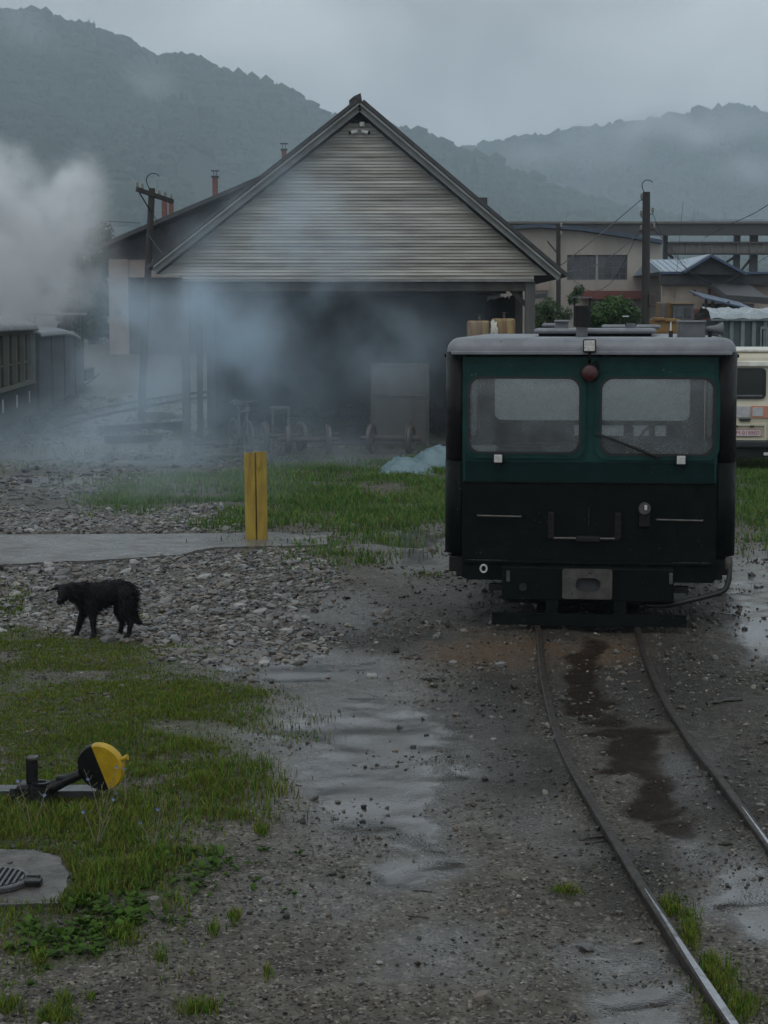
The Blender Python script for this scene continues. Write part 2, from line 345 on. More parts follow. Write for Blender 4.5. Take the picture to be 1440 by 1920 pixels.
def ground_material():
    m = bpy.data.materials.new('wet_gravelly_mud'); m.use_nodes = True; nt = m.node_tree; N = nt.nodes; L = nt.links; b = N['Principled BSDF']
    tc = N.new('ShaderNodeTexCoord'); O = tc.outputs['Object']
    def noise(s, d=5, r=.6):
        n = N.new('ShaderNodeTexNoise'); n.inputs['Scale'].default_value = s; n.inputs['Detail'].default_value = d; n.inputs['Roughness'].default_value = r; L.new(O, n.inputs['Vector']); return n.outputs['Fac']
    def attr(nm): a = N.new('ShaderNodeAttribute'); a.attribute_name = nm; return a.outputs['Fac']
    def mr(i, a, c, d=0.0, e=1.0): n = N.new('ShaderNodeMapRange'); L.new(i, n.inputs[0]); n.inputs[1].default_value = a; n.inputs[2].default_value = c; n.inputs[3].default_value = d; n.inputs[4].default_value = e; return n.outputs[0]
    def mixc(f, a, c):
        n = N.new('ShaderNodeMixRGB'); 
        if isinstance(f, float): n.inputs[0].default_value = f
        else: L.new(f, n.inputs[0])
        for i, q in ((1, a), (2, c)):
            if isinstance(q, tuple): n.inputs[i].default_value = (*q, 1)
            else: L.new(q, n.inputs[i])
        return n.outputs[0]
    c = mixc(mr(noise(1.3), .35, .65), (.095, .085, .068), (.148, .132, .109))
    c = mixc(mr(noise(9), .4, .7), c, (.054, .046, .036))
    vo = N.new('ShaderNodeTexVoronoi'); vo.inputs['Scale'].default_value = 70; L.new(O, vo.inputs['Vector'])
    sep = N.new('ShaderNodeSeparateColor'); L.new(vo.outputs['Color'], sep.inputs[0])
    c = mixc(mr(sep.outputs[0], .86, .94, 0, .6), c, (.30, .28, .245))
    c = mixc(mr(sep.outputs[1], .78, .88, 0, .8), c, (.018, .016, .015))
    c = mixc(mr(attr('coal'), .1, .9, 0, .80), c, (.022, .020, .0175))  # darkens for coal-dark soil and the railcar's painted shadow
    c = mixc(mr(attr('rust'), .2, .8, 0, .65), c, (.115, .070, .038))
    c = mixc(mr(attr('turf'), 0, 1, 0, .5), c, (.052, .066, .018))
    c = mixc(mr(attr('stain'), 0, 1, 0, .90), c, (.020, .014, .010))
    c = mixc(mr(attr('wet'), .1, .8, 0, .75), c, (.034, .031, .029))
    L.new(c, b.inputs['Base Color'])
    g = N.new('ShaderNodeMath'); g.operation = 'MULTIPLY_ADD'; L.new(noise(14, 4), g.inputs[0]); g.inputs[1].default_value = -.8; L.new(attr('wet'), g.inputs[2])
    rgh = mr(g.outputs[0], -.45, .30, .62, .09)
    L.new(rgh, b.inputs['Roughness']); sm = N.new('ShaderNodeMath'); sm.operation = 'MULTIPLY'; L.new(mr(attr('stain'), 0, 1, 1, .15), sm.inputs[0]); L.new(mr(attr('wet'), .08, .6, .18, 1.0), sm.inputs[1])
    L.new(sm.outputs[0], b.inputs['Specular IOR Level'])
    ht = N.new('ShaderNodeMath'); ht.operation = 'MULTIPLY_ADD'; L.new(vo.outputs['Distance'], ht.inputs[0]); ht.inputs[1].default_value = -.9; L.new(noise(60, 5), ht.inputs[2])
    bp = N.new('ShaderNodeBump'); bp.inputs['Distance'].default_value = .014; L.new(ht.outputs[0], bp.inputs['Height'])
    L.new(mr(g.outputs[0], -.45, .30, .95, .07), bp.inputs['Strength']); L.new(bp.outputs[0], b.inputs['Normal'])
    MATS['ground'] = m
ground_material()
def make_ground():
    xf = np.arange(-3.7, 3.9, .032); xo = [3.9]; st = .05
    while xo[-1] < 2900: xo.append(xo[-1] + st); st *= 1.07
    xo = np.array(xo); xs = np.concatenate([(-xo[::-1]) + .2, xf, xo])
    ys = [-40, -20, -8, -2, 2, 4, 5.2]
    while ys[-1] < 26: ys.append(ys[-1] + .0045 * ys[-1])
    while ys[-1] < 70: ys.append(ys[-1] + .010 * ys[-1])
    while ys[-1] < 3300: ys.append(ys[-1] * 1.06)
    ys = np.array(ys); X, Y = np.meshgrid(xs, ys); nx, ny = len(xs), len(ys)
    z, wet, stain, rust, px, py = ground_all(X.ravel(), Y.ravel())
    v = np.stack([X.ravel(), Y.ravel(), z], 1)
    i = (np.arange(ny - 1)[:, None] * nx + np.arange(nx - 1)[None]).ravel()
    f = np.stack([i, i + 1, i + nx + 1, i + nx], 1)
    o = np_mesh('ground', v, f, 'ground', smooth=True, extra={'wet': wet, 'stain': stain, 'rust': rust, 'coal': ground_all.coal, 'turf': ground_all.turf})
    return tag(o, 'wet gravelly mud of the railway yard', None, kind='structure')
GROUND = make_ground()

# ------------------------------------------------------------------ hills with forest in the mist
attr_mat('forest_leaves', .9, .1)
mat('hill_grass', (.026, .044, .030), .95, scale=.012, col2=(.038, .056, .036), spec=.1)
def crest(poly, px): return np.interp(px, [p[0] for p in poly], [p[1] for p in poly])
LEFT_CREST = [(-900, 20), (-300, 24), (0, 48), (80, 54), (160, 74), (240, 104), (300, 135), (340, 128), (420, 157), (500, 180), (560, 205), (620, 242), (700, 262), (760, 268), (800, 278), (860, 302), (930, 330), (1020, 372), (1150, 410), (1440, 455), (2300, 520)]
RIGHT_CREST = [(-900, 300), (400, 310), (700, 300), (880, 296), (950, 286), (1040, 272), (1100, 262), (1180, 252), (1250, 240), (1310, 228), (1400, 225), (1450, 242), (1600, 250), (2300, 230)]
IC = None
def ico():
    bm = bmesh.new(); bmesh.ops.create_icosphere(bm, subdivisions=1, radius=1); bm.verts.index_update()
    v = np.array([q.co[:] for q in bm.verts]); f = np.array([[q.index for q in t.verts] for t in bm.faces]); bm.free(); return v, f
ICO_V, ICO_F = ico()
def make_hill(name, poly, dist, foot, ntree, size, label, seed, p0, p1):
    r = np.random.default_rng(seed)
    def surf(px, t):
        ang = (px - 720) / F
        zc = EYE + (HORIZON - crest(poly, px)) * dist / F
        d = foot + (dist - foot) * t
        wob = (fbm(px * .012 + seed, t * 5, 4) - .5) * .30
        prof = np.where(t <= 1, np.clip(t, 0, 1) ** 1.15, 1 - (t - 1) * .6)
        z = 3 + (zc - 3) * prof * (1 + wob * np.clip(np.minimum(t, 1.0) * (1 - np.minimum(t, 1)) * 4, 0, 1))
        return ang * d, d, z
    pxs = np.linspace(-900, 2300, 240); ts = np.concatenate([np.linspace(-.02, 1, 60), [1.05, 1.2, 1.35]])
    A, T = np.meshgrid(pxs, ts); x, y, z = surf(A.ravel(), T.ravel())
    z = np.where(T.ravel() < 0, -1, z)
    nx = len(pxs); i = (np.arange(len(ts) - 1)[:, None] * nx + np.arange(nx - 1)[None]).ravel()
    h = np_mesh('hill', np.stack([x, y, z], 1), np.stack([i, i + 1, i + nx + 1, i + nx], 1), 'hill_grass', smooth=True)
    tag(h, label, None, kind='structure')
    px = r.uniform(p0, p1, ntree * 2); t = np.sqrt(r.uniform(.06, 1.0, ntree * 2))
    clear = fbm(px * .008 + 3 * seed, t * 6 + 2, 4)
    keep = (clear > .34) | (t > .86) & (r.random(ntree * 2) < .9); px, t = px[keep][:ntree], t[keep][:ntree]
    nc = 900; px = np.concatenate([px, r.uniform(p0, p1, nc)]); t = np.concatenate([t, r.uniform(.985, 1.0, nc)]); n = len(px)
    x, y, z = surf(px, t)
    con = (r.random(n) < .05) & (t < .96)
    sc = size * r.lognormal(0, .22, n)
    v = ICO_V[None] * (1 + r.uniform(-.22, .22, (n, len(ICO_V), 1)))
    w = np.where(con, .42, .72) * r.uniform(.8, 1.2, n); hgt = np.where(con, 1.15, .72)
    prof = np.where(con[:, None], np.clip(1.15 - (v[:, :, 2] + 1) * .5, .06, 1.2), 1.0)
    V = np.stack([v[:, :, 0] * prof * (w * sc)[:, None], v[:, :, 1] * prof * (w * sc)[:, None], v[:, :, 2] * (hgt * sc)[:, None] + (hgt * sc * .75)[:, None]], 2)
    V += np.stack([x, y, z], 1)[:, None]
    Fc = ICO_F[None] + (np.arange(n) * len(ICO_V))[:, None, None]
    g = fbm(px * .01, t * 8, 3)[:, None] * r.uniform(.6, 1.4, (n, 1))
    g = .5 + (g - .5) * .6
    tone = np.where(con[:, None], np.array([[.022, .042, .034]]), np.array([[.032, .054, .032]])) * (.5 + g)
    tone = np.repeat(tone, len(ICO_V), 0)
    o = np_mesh('forest', V.reshape(-1, 3), Fc.reshape(-1, 3), 'forest_leaves', tone=tone, smooth=False)
    tag(o, 'dense mixed forest covering the ' + label, 'forest', kind='stuff')
make_hill('hill', LEFT_CREST, 1950, 900, 15000, 7.6, 'steep wooded hill rising behind the shed at left', 3, -150, 1500)
make_hill('hill', RIGHT_CREST, 2800, 2000, 6000, 9.5, 'far misty wooded ridge at right', 5, 600, 1700)

# ------------------------------------------------------------------ grass, weeds, stones
attr_mat('grass_blades', .75, .10, .3); attr_mat('weed_leaves', .6, .15, .25); attr_mat('stone_tones', .42, .4)
def grass_mask(x, y, which):
    z, wet, st, ru, px, py = ground_all(x, y)
    jx = (fbm(x * 3 + 90, y * 3, 4) - .5); jy = (fbm(x * 3, y * 3 + 50, 4) - .5); k = 90 / np.clip(y, 6, 40)
    qx, qy = px + jx * 30 * k, py + jy * 10 * k
    qx = qx + rng.normal(0, 8, len(x)) * k * .9; qy = qy + rng.normal(0, 3, len(x)) * k * .8
    if which == 'near':
        m = inpoly(qx, qy, NEAR_GRASS) & ~inpoly(px + jx * 60, py + jy * 30, SLAB_HOLE)
    else:
        m = np.zeros(x.shape, bool)
        for p in MID_GRASS: m |= inpoly(qx, qy, p)
    return m, z, px, py
def blades(x, y, z, h, w, lean, tone, r):
    """Bent tapering blades: four corners and a tip each."""
    n = len(x); a = r.uniform(0, 2 * math.pi, n); b = a + r.uniform(1.0, 2.1, n)
    dx, dy = np.cos(a) * w / 2, np.sin(a) * w / 2; lx, ly = np.cos(b) * lean * h, np.sin(b) * lean * h
    p = np.stack([x, y, z - .01], 1)
    def o(s, t, hh): return p + np.stack([dx * s + lx * t, dy * s + ly * t, h * hh + .01], 1)
    V = np.stack([o(-1, 0, -.05), o(1, 0, -.05), o(.8, .3, .55), o(-.8, .3, .55), o(0, 1, .95)], 1).reshape(-1, 3)
    i = np.arange(n) * 5
    Fq = np.concatenate([np.stack([i, i + 1, i + 2], 1), np.stack([i, i + 2, i + 3], 1), np.stack([i + 3, i + 2, i + 4], 1)])
    T = np.repeat(tone, 5, 0); T[0::5] *= .75; T[1::5] *= .75
    return V, Fq, T
def tone_green(x, y, n, r, dry=.12, s=1.0):
    g = fbm(x * 1.3 + 3, y * 1.3, 3)[:, None]
    c = np.array([[.095, .150, .020]]) * (1 - g) + np.array([[.195, .205, .034]]) * g
    lime = r.random((n, 1)); c = np.where(lime < .35, np.array([[.070, .155, .022]]) * (.7 + .6 * g), c)
    d = r.random(n) < dry; c = np.where(d[:, None], np.array([[.12, .095, .040]]), c)
    return c * r.uniform(.6, 1.3, (n, 1)) * s
def scatter_grass():
    r = np.random.default_rng(11); VV = []; FF = []; TT = []; off = 0
    def add(V, Fq, T):
        nonlocal off
        VV.append(V); FF.append(Fq + off); TT.append(T); off += len(V)
    # near bank by the switch lever
    n = 430000; x = r.uniform(-4.4, -.2, n); y = r.uniform(6.4, 17.2, n)
    den = fbm(x * 1.6 + 8, y * 1.6, 4); fine = fbm(x * 7, y * 7, 2)
    m, z, px, py = grass_mask(x, y, 'near')
    far = sstep(12.5, 16, y)
    edge = sstep(150, 480, px + (py - 1250) * .12)
    keep = m & (r.random(n) < np.clip((den - .26 - .10 * far - .12 * edge) * 4.2, .06, 1) * (.35 + fine) * np.clip(1.3 - y / 40, .5, 1)) & (px > -260)
    x, y, z, den = x[keep], y[keep], z[keep], den[keep]; k = len(x)
    lush = sstep(.35, .7, fbm(x * .8 + 30, y * .8 + 4, 3)) * sstep(14.5, 10, y)
    h = r.uniform(.012, .040, k) * (.6 + 1.5 * lush) * (.6 + den)
    add(*blades(x, y, z, h, r.uniform(.0035, .0075, k), r.uniform(.2, .9, k), tone_green(x, y, k, r, .15 - .1 * lush.mean()), r))
    # meadow behind the yellow post and beside the van
    n = 240000; x = r.uniform(-7, 10, n); y = r.uniform(18.5, 36, n)
    m, z, px, py = grass_mask(x, y, 'mid'); den = fbm(x * 1.1, y * 1.1, 4)
    keep = m & (r.random(n) < np.clip((den - .25) * 3.2, .05, 1)) & (px < 1700); x, y, z, den = x[keep], y[keep], z[keep], den[keep]; k = len(x)
    add(*blades(x, y, z, r.uniform(.04, .12, k) * (.5 + den), r.uniform(.010, .018, k), r.uniform(.2, .8, k), tone_green(x, y, k, r, .05) * np.array([[.85, 1.05, 1.6]]), r))
    # thin growth out in the yard behind, and lone tufts
    n = 26000; x = r.uniform(-10, 3, n); y = r.uniform(26, 60, n); z = groundz(x, y); den = fbm(x * .5 + 4, y * .5, 3)
    keep = (den > .55); x, y, z = x[keep], y[keep], z[keep]; k = len(x)
    add(*blades(x, y, z, r.uniform(.04, .12, k), r.uniform(.012, .02, k), r.uniform(.2, .8, k), tone_green(x, y, k, r, .1), r))
    tufts = [(1258, 1702, 22, 18, 260), (1292, 1742, 20, 34, 420), (1330, 1800, 18, 20, 150), (1345, 1835, 40, 32, 600), (1375, 1890, 55, 32, 620), (1060, 1672, 34, 7, 120), (490, 1556, 14, 9, 110), (372, 1890, 40, 14, 260), (105, 1905, 38, 18, 380), (118, 1872, 20, 14, 130), (75, 1795, 18, 16, 120), (15, 1885, 30, 20, 180),
             (300, 1800, 16, 12, 60), (440, 1725, 12, 14, 80), (400, 1745, 10, 14, 50), (500, 1830, 8, 10, 40), (545, 1045, 30, 9, 70), (640, 1040, 40, 12, 150), (800, 1080, 40, 8, 60), (30, 1130, 40, 30, 260), (-30, 1140, 60, 40, 300), (330, 1700, 40, 20, 130), (370, 1520, 60, 60, 160), (260, 1160, 40, 8, 50), (1430, 985, 40, 16, 200), (235, 1745, 40, 16, 220), (170, 1870, 10, 10, 30), (700, 1052, 40, 10, 140)]
    for (cx, cy_, rx, ry, cnt) in tufts:
        q = [G(cx + random.gauss(0, .5) * rx, cy_ + random.gauss(0, .5) * ry) for _ in range(cnt)]
        x = np.array([p.x for p in q]); y = np.array([p.y for p in q]); z = groundz(x, y)
        s = np.clip(y / 8, .8, 2.2)
        add(*blades(x, y, z, r.uniform(.02, .058, cnt), r.uniform(.004, .007, cnt) * s, r.uniform(.2, .9, cnt), tone_green(x, y, cnt, r, .06), r))
    o = np_mesh('grass', np.concatenate(VV), np.concatenate(FF), 'grass_blades', tone=np.concatenate(TT))
    tag(o, 'short wet green grass growing over the yard', 'grass', kind='stuff')
scatter_grass()
def leaf_rosettes():
    """Low broad-leaved weeds between the grass."""
    r = np.random.default_rng(23); V = []; Fq = []; T = []
    spots = []
    for _ in range(5200):
        x = r.uniform(-3.6, -.4); y = r.uniform(6.6, 14.5); spots.append((x, y))
    for _ in range(900):
        g = G(r.uniform(-40, 275), r.uniform(1692, 1800)) if r.random() < .75 else G(r.uniform(130, 430), r.uniform(1600, 1690)); spots.append((g.x, g.y))
    s = np.array(spots); m, z, px, py = grass_mask(s[:, 0], s[:, 1], 'near'); den = fbm(s[:, 0] * 1.2 + 60, s[:, 1] * 1.2, 3)
    keep = m & (den > .50) & (px > -150) & ((py > 1480) | (r.random(len(z)) < .25))
    bonus = (np.arange(len(z)) >= 5200) & (fbm(s[:, 0] * 3.2 + 20, s[:, 1] * 3.2, 3) + .10 * np.sin(px * .02) > .50 + .12 * sstep(120, 300, px)) & (py < 1795 - 60 * fbm(s[:, 0] * 2.5, s[:, 1] * 0 + 3, 2)); bonus &= ~inpoly(px, py, SLAB_HOLE)
    keep |= bonus
    for (x, y), zz, pp in zip(s[keep], z[keep], py[keep]):
        c = np.array([.044, .088, .012]) * r.uniform(.65, 1.5)
        for k in range(r.integers(4, 9)):
            a = r.uniform(0, 6.28); l = r.lognormal(math.log(.028), .4) * (1.0 if y < 9.2 else .6); w = l * r.uniform(.22, .36); e = r.uniform(.25, 1.1)
            d = np.array([math.cos(a) * math.cos(e), math.sin(a) * math.cos(e), math.sin(e)]); sd = np.array([-math.sin(a), math.cos(a), 0]) * w
            p = np.array([x, y, zz + .004]); o = len(V)
            tip = p + d * l; tip[2] -= l * .25; mid = p + d * l * .55
            V += [p, mid + sd, tip, mid - sd, mid - np.array([0, 0, w * .35])]
            Fq += [(o, o + 1, o + 4), (o + 1, o + 2, o + 4), (o + 2, o + 3, o + 4), (o + 3, o, o + 4)]
            cc = c * r.uniform(.8, 1.2); T += [cc * .7, cc, cc * 1.1, cc, cc]
    o = np_mesh('weeds', np.array(V), np.array(Fq), 'weed_leaves', tone=np.array(T))
    tag(o, 'low broad leaved weeds mixed into the near grass bank', 'weeds', kind='stuff')
leaf_rosettes()
def stone_tone(n, r, lo=.6):
    base = 1.2 * np.array([[.115, .112, .108], [.150, .142, .130], [.085, .084, .086], [.060, .060, .062], [.140, .120, .100], [.20, .195, .185], [.10, .085, .075]])
    return base[r.integers(0, len(base), n)] * r.uniform(lo, 1.25, (n, 1))
def stone_cloud(x, y, z, size, flat, r, tone, sink=.25):
    n = len(x); v = ICO_V[None] * (1 + r.uniform(-.3, .3, (n, len(ICO_V), 1)))
    a = r.uniform(0, 6.28, n); ca, sa = np.cos(a), np.sin(a); el = r.uniform(.55, 1.0, n)
    X = v[:, :, 0] * size[:, None]; Y = v[:, :, 1] * (size * el)[:, None]; Z = v[:, :, 2] * (size * flat)[:, None]
    tx = r.normal(0, .22, n)[:, None]; Z = Z + X * tx
    V = np.stack([X * ca[:, None] - Y * sa[:, None] + x[:, None], X * sa[:, None] + Y * ca[:, None] + y[:, None], Z + (z + size * flat * (1 - 2 * sink) * .6)[:, None]], 2)
    Fc = ICO_F[None] + (np.arange(n) * len(ICO_V))[:, None, None]
    return V.reshape(-1, 3), Fc.reshape(-1, 3), np.repeat(tone, len(ICO_V), 0)
def stones():
    r = np.random.default_rng(31)
    # flat stones of the stone bed: the largest in view one by one, the rest as one mass
    n = 21000; x = r.uniform(-6.5, .2, n); y = r.uniform(14.3, 26.5, n); z, wet, st, ru, px, py = ground_all(x, y)
    jx = (fbm(x * 3, y * 3, 3) - .5) * 60; jy = (fbm(x * 3 + 9, y * 3, 3) - .5) * 16
    m = inpoly(px + jx, py + jy, STONE_BED[0]) | inpoly(px + jx, py + jy, STONE_BED[1])
    keep = m & (px > -120); x, y, z, px, py = x[keep], y[keep], z[keep], px[keep], py[keep]
    size = r.lognormal(math.log(.025), .45, len(x)); size = np.clip(size, .012, .085)
    vis = size / y * ((px > 5) & (px < 640)); order = np.argsort(-vis); big = order[:240]; small = order[240:]
    meshes = []
    for k in range(14):
        v = ICO_V * (1 + r.uniform(-.28, .28, (len(ICO_V), 1))); v = v * np.array([1, r.uniform(.55, .9), r.uniform(.28, .55)])
        me = bpy.data.meshes.new('stone'); me.from_pydata(v.tolist(), [], ICO_F.tolist()); me.update()
        nv = len(v); a = me.attributes.new('tone', 'FLOAT_COLOR', 'POINT'); c = np.ones((nv, 4), np.float32); c[:, :3] = stone_tone(1, r, .7); a.data.foreach_set('color', c.ravel())
        me.materials.append(MATS['stone_tones']); meshes.append(me)
    def put(xx, yy, zz, s, k=None, flat=None):
        o = bpy.data.objects.new('stone', meshes[r.integers(0, 14) if k is None else k]); COL.objects.link(o); o.parent = GROUND
        o.location = (xx, yy, zz + s * .12); o.scale = (s, s, s * (flat or 1)); o.rotation_euler = (r.normal(0, .2), r.normal(0, .2), r.uniform(0, 6.28))
    for i in big: put(x[i], y[i], z[i], size[i])
    V1, F1, T1 = stone_cloud(x[small], y[small], z[small], size[small], r.uniform(.3, .6, len(small)), r, stone_tone(len(small), r))
    # fine gravel everywhere on the mud
    n = 78000; y = 6.2 * (24 / 6.2) ** r.random(n); x = (r.uniform(-80, 1520, n) - 720) / F * y; z, wet, st, ru, px, py = ground_all(x, y)
    dens = fbm(x * 1.7, y * 1.7, 3); inside = inpoly(px, py, NEAR_GRASS) & ~inpoly(px, py, SLAB_HOLE)
    keep = (r.random(n) < np.clip((dens - .2) * 1.9 - wet * .9, .02, 1)) & ~((st > .4) & (r.random(n) < .8)) & ~(inside & (r.random(n) < .6)) & ~inpoly(px, py, CONCRETE)
    x, y, z = x[keep], y[keep], z[keep]; size = np.clip(r.lognormal(math.log(.0058), .55, len(x)), .003, .028) * np.clip(y / 10, .8, 1.7)
    tn = stone_tone(len(x), r, .35) * np.array([[.85, .80, .72]]); k = r.random(len(x)); tn = np.where((k < .04)[:, None], tn * 1.7, np.where((k > .72)[:, None], tn * .28, tn * .85))
    V2, F2, T2 = stone_cloud(x, y, z, size, r.uniform(.4, .8, len(x)), r, tn)
    # scattered stones of the far yard
    n = 7000; y = 25 * (58 / 25) ** r.random(n); x = (r.uniform(-60, 860, n) - 720) / F * y; z = groundz(x, y); _px, _py = proj(x, y, z); keep = (fbm(x * .7, y * .35, 3) > .46) & ~inpoly(_px, _py, MID_GRASS[0]) & ~inpoly(_px, _py, MID_GRASS[1]) & ~inpoly(_px, _py, CONCRETE); x, y, z = x[keep], y[keep], z[keep]
    V3, F3, T3 = stone_cloud(x, y, z, np.clip(r.lognormal(math.log(.035), .5, len(x)), .015, .12), r.uniform(.3, .6, len(x)), r, stone_tone(len(x), r, .3) * .8)
    o = np_mesh('gravel', np.concatenate([V1, V2, V3]), np.concatenate([F1, F2 + len(V1), F3 + len(V1) + len(V2)]), 'stone_tones', tone=np.concatenate([T1, T2, T3]))
    tag(o, 'loose wet gravel and flat stones strewn over the mud', 'gravel', kind='stuff')
    # lone dark stones the eye picks out on the track of mud
    for (a, b, w) in [(697, 1263, 26), (616, 1264, 20), (711, 1805, 16), (675, 1846, 22), (1192, 1903, 24), (1095, 1770, 50), (560, 1467, 16), (552, 1652, 18), (1400, 1757, 30), (1130, 1411, 12), (905, 1870, 44), (880, 1215, 22), (851, 1242, 24), (900, 1255, 20), (940, 1250, 24), (1000, 1240, 20), (750, 1357, 16), (925, 1388, 18), (588, 1880, 20),
                      (1160, 1705, 20), (1195, 1755, 28), (1248, 1720, 18), (1230, 1825, 16), (1010, 1700, 12), (820, 1195, 18), (870, 1187, 24), (495, 1240, 30), (560, 1238, 22), (520, 1232, 26), (590, 1215, 28), (440, 1222, 26), (1055, 1207, 12), (460, 1690, 14), (625, 1192, 26), (640, 1193, 20), (1390, 1475, 16), (1350, 1480, 20), (1300, 1205, 14), (1420, 1230, 12)]:
        g = G(a, b); put(g.x, g.y, gz(g.x, g.y), w / 2 * g.y / F, flat=1.25)
stones()

# ------------------------------------------------------------------ concrete strip, track
mat('wet_concrete', (.165, .155, .142), .35, scale=1.8, col2=(.075, .070, .064), bump=.25, bscale=45, rvar=.2)
def slab(name, poly, top, label, thick=.05, kind='structure', parent=None, z=None):
    pts = []
    for i, (a, b) in enumerate(poly):
        a2, b2 = poly[(i + 1) % len(poly)]
        for k in range(5):
            t = k / 5; g = G(a + (a2 - a) * t + random.gauss(0, 2.5), b + (b2 - b) * t + random.gauss(0, .7), top); pts.append((g.x, g.y))
    mb = MB(); n = len(pts)
    tr = tessellate_polygon([[Vector((p[0], p[1], 0)) for p in pts]])
    mb.raw([(p[0], p[1], top) for p in pts] + [(p[0], p[1], top - thick) for p in pts], [tuple(t) for t in tr] + [(i, (i + 1) % n, n + (i + 1) % n, n + i) for i in range(n)])
    o = mb.build(name, 'wet_concrete'); return tag(o, label, None, kind=kind)
slab('concrete_strip', CONCRETE, .028, 'pale wet concrete strip crossing the yard beside the yellow post')
mat('rail_steel', (.045, .036, .031), .5, scale=14, col2=(.024, .018, .015), metal=.1, rvar=.12, bump=.15, spec=.3)
mat('rail_polish', (.42, .43, .45), .26, scale=9, col2=(.16, .15, .15), metal=.9, rvar=.1, contrast=(.5, .68))
mat('rail_rust', (.075, .052, .038), .55, scale=20, col2=(.045, .035, .03), bump=.3, bscale=60)
def rail(path, parent, w=.044, h=.10, shine=0):
    """Rail swept along the path: foot sunk in the mud, narrow web, rounded head."""
    prof = [(-.055, -h), (.055, -h), (.055, -h + .02), (.012, -h + .03), (.012, -.035), (w / 2, -.028), (w / 2, -.006), (w / 2 - .006, 0), (-w / 2 + .006, 0), (-w / 2, -.006), (-w / 2, -.028), (-.012, -.035), (-.012, -h + .03), (-.055, -h + .02)]
    mb = MB(); k = len(prof)
    for i, p in enumerate(path):
        d = (path[min(i + 1, len(path) - 1)] - path[max(i - 1, 0)]); d.z = 0; d.normalize(); x = Vector((d.y, -d.x, 0))
        mb.v += [tuple(p + x * a + Vector((0, 0, b))) for a, b in prof]
    for i in range(len(path) - 1):
        for j in range(k): j2 = (j + 1) % k; mb.f.append((i * k + j, i * k + j2, (i + 1) * k + j2, (i + 1) * k + j))
    mb.f.append(tuple(range(k))); mb.f.append(tuple((len(path) - 1) * k + j for j in reversed(range(k))))
    o = mb.build('rail', 'rail_steel', parent)
    if shine:      # running surface worn bright
        q = path[-shine:]; hb = MB()
        for i, p in enumerate(q):
            d = (q[min(i + 1, len(q) - 1)] - q[max(i - 1, 0)]); d.z = 0; d.normalize(); x = Vector((d.y, -d.x, 0)); k = w * .36 * min(1, .15 + i / 16)
            hb.v += [tuple(p + x * k + Vector((0, 0, .0015))), tuple(p - x * k + Vector((0, 0, .0015)))]
        hb.f = [(2 * i, 2 * i + 1, 2 * i + 3, 2 * i + 2) for i in range(len(q) - 1)]; hb.build('running_surface', 'rail_polish', o)
    return o
def smooth_path(pts, n):
    pts = [Vector(p) for p in pts]; out = []
    for i in range(len(pts) - 1):
        p0 = pts[max(i - 1, 0)]; p1 = pts[i]; p2 = pts[i + 1]; p3 = pts[min(i + 2, len(pts) - 1)]
        for k in range(n):
            t = k / n; out.append(.5 * ((2 * p1) + (p2 - p0) * t + (2 * p0 - 5 * p1 + 4 * p2 - p3) * t * t + (3 * p1 - p0 - 3 * p2 + p3) * t ** 3))
    out.append(pts[-1]); return out
RAILZ = .045
trk = empty('railway_track', G(1100, 1300), 0, 'narrow gauge track curving out from under the railcar', None, kind='structure')
YAW = math.atan((1120 - 720) / F)
def rail_full(px):
    p = [G(a, b, RAILZ) for a, b in px]; d = Vector((math.sin(YAW), math.cos(YAW), 0))
    back = [p[0] + d * t for t in (30, 20, 10, 4)]
    return smooth_path(back + p, 5)
rail(rail_full(RAIL_L), trk, shine=30); rail(rail_full(RAIL_R), trk, shine=26)
t2 = empty('railway_track', (-8.6, 44, 0), 0, 'hazy track under the train with passenger carriage', None, kind='structure')
TR = lambda D, off: Vector((-4.83 - .073 * D + off, D, .06 + float(base_rise(np.array(0.), np.array(D)))))
for off in (-.35, -1.15): rail([TR(D, off) for D in range(30, 72, 3)], t2)
t3 = empty('railway_track', Gr(250, 765), 0, 'hazy siding crossing the yard towards the shed', None, kind='structure')
def trackline(px, par): rail(smooth_path([Gr(a, b, .07) for a, b in px], 4), par)
trackline([(60, 800), (155, 775), (230, 760), (345, 741), (420, 735)], t3); trackline([(90, 812), (165, 787), (240, 771), (345, 752), (420, 745)], t3)

# ------------------------------------------------------------------ railcar
mat('green_paint', (.009, .050, .045), .40, scale=5, col2=(.005, .031, .029), rvar=.12, bump=.12, bscale=5, spec=.16, specks=.13)
mat('grimy_green_paint', (.0045, .020, .019), .45, scale=5, col2=(.003, .013, .013), rvar=.12, bump=.1, bscale=6, spec=.10, specks=.10)
mat('black_paint', (.0035, .0060, .0060), .50, scale=6, col2=(.007, .0095, .009), rvar=.1, bump=.06, bscale=10, spec=.05, specks=.085)
mat('black_brown_paint', (.013, .011, .012), .48, scale=6, col2=(.008, .007, .008), rvar=.1, spec=.14)
mat('roof_grey', (.20, .21, .235), .42, scale=4, col2=(.135, .143, .16), rvar=.15, bump=.05, bscale=20)
mat('grey_metal', (.13, .14, .155), .45, scale=9, col2=(.085, .09, .10), rvar=.15)
mat('black_iron', (.009, .009, .010), .55, scale=25, col2=(.016, .014, .012), bump=.15, spec=.18)
mat('worn_steel', (.11, .105, .10), .42, scale=14, col2=(.07, .062, .056), metal=.5, rvar=.15)
mat('rubber', (.010, .011, .011), .55, scale=9)
mat('lamp_lens', (.62, .61, .57), .3, scale=60, col2=(.42, .41, .39), bump=.5, bscale=90)
mat('red_lens', (.055, .008, .010), .38, scale=12, col2=(.05, .010, .012))
mat('interior_grey', (.11, .118, .125), .8, scale=5); mat('interior_dark', (.045, .047, .05), .8, scale=5)
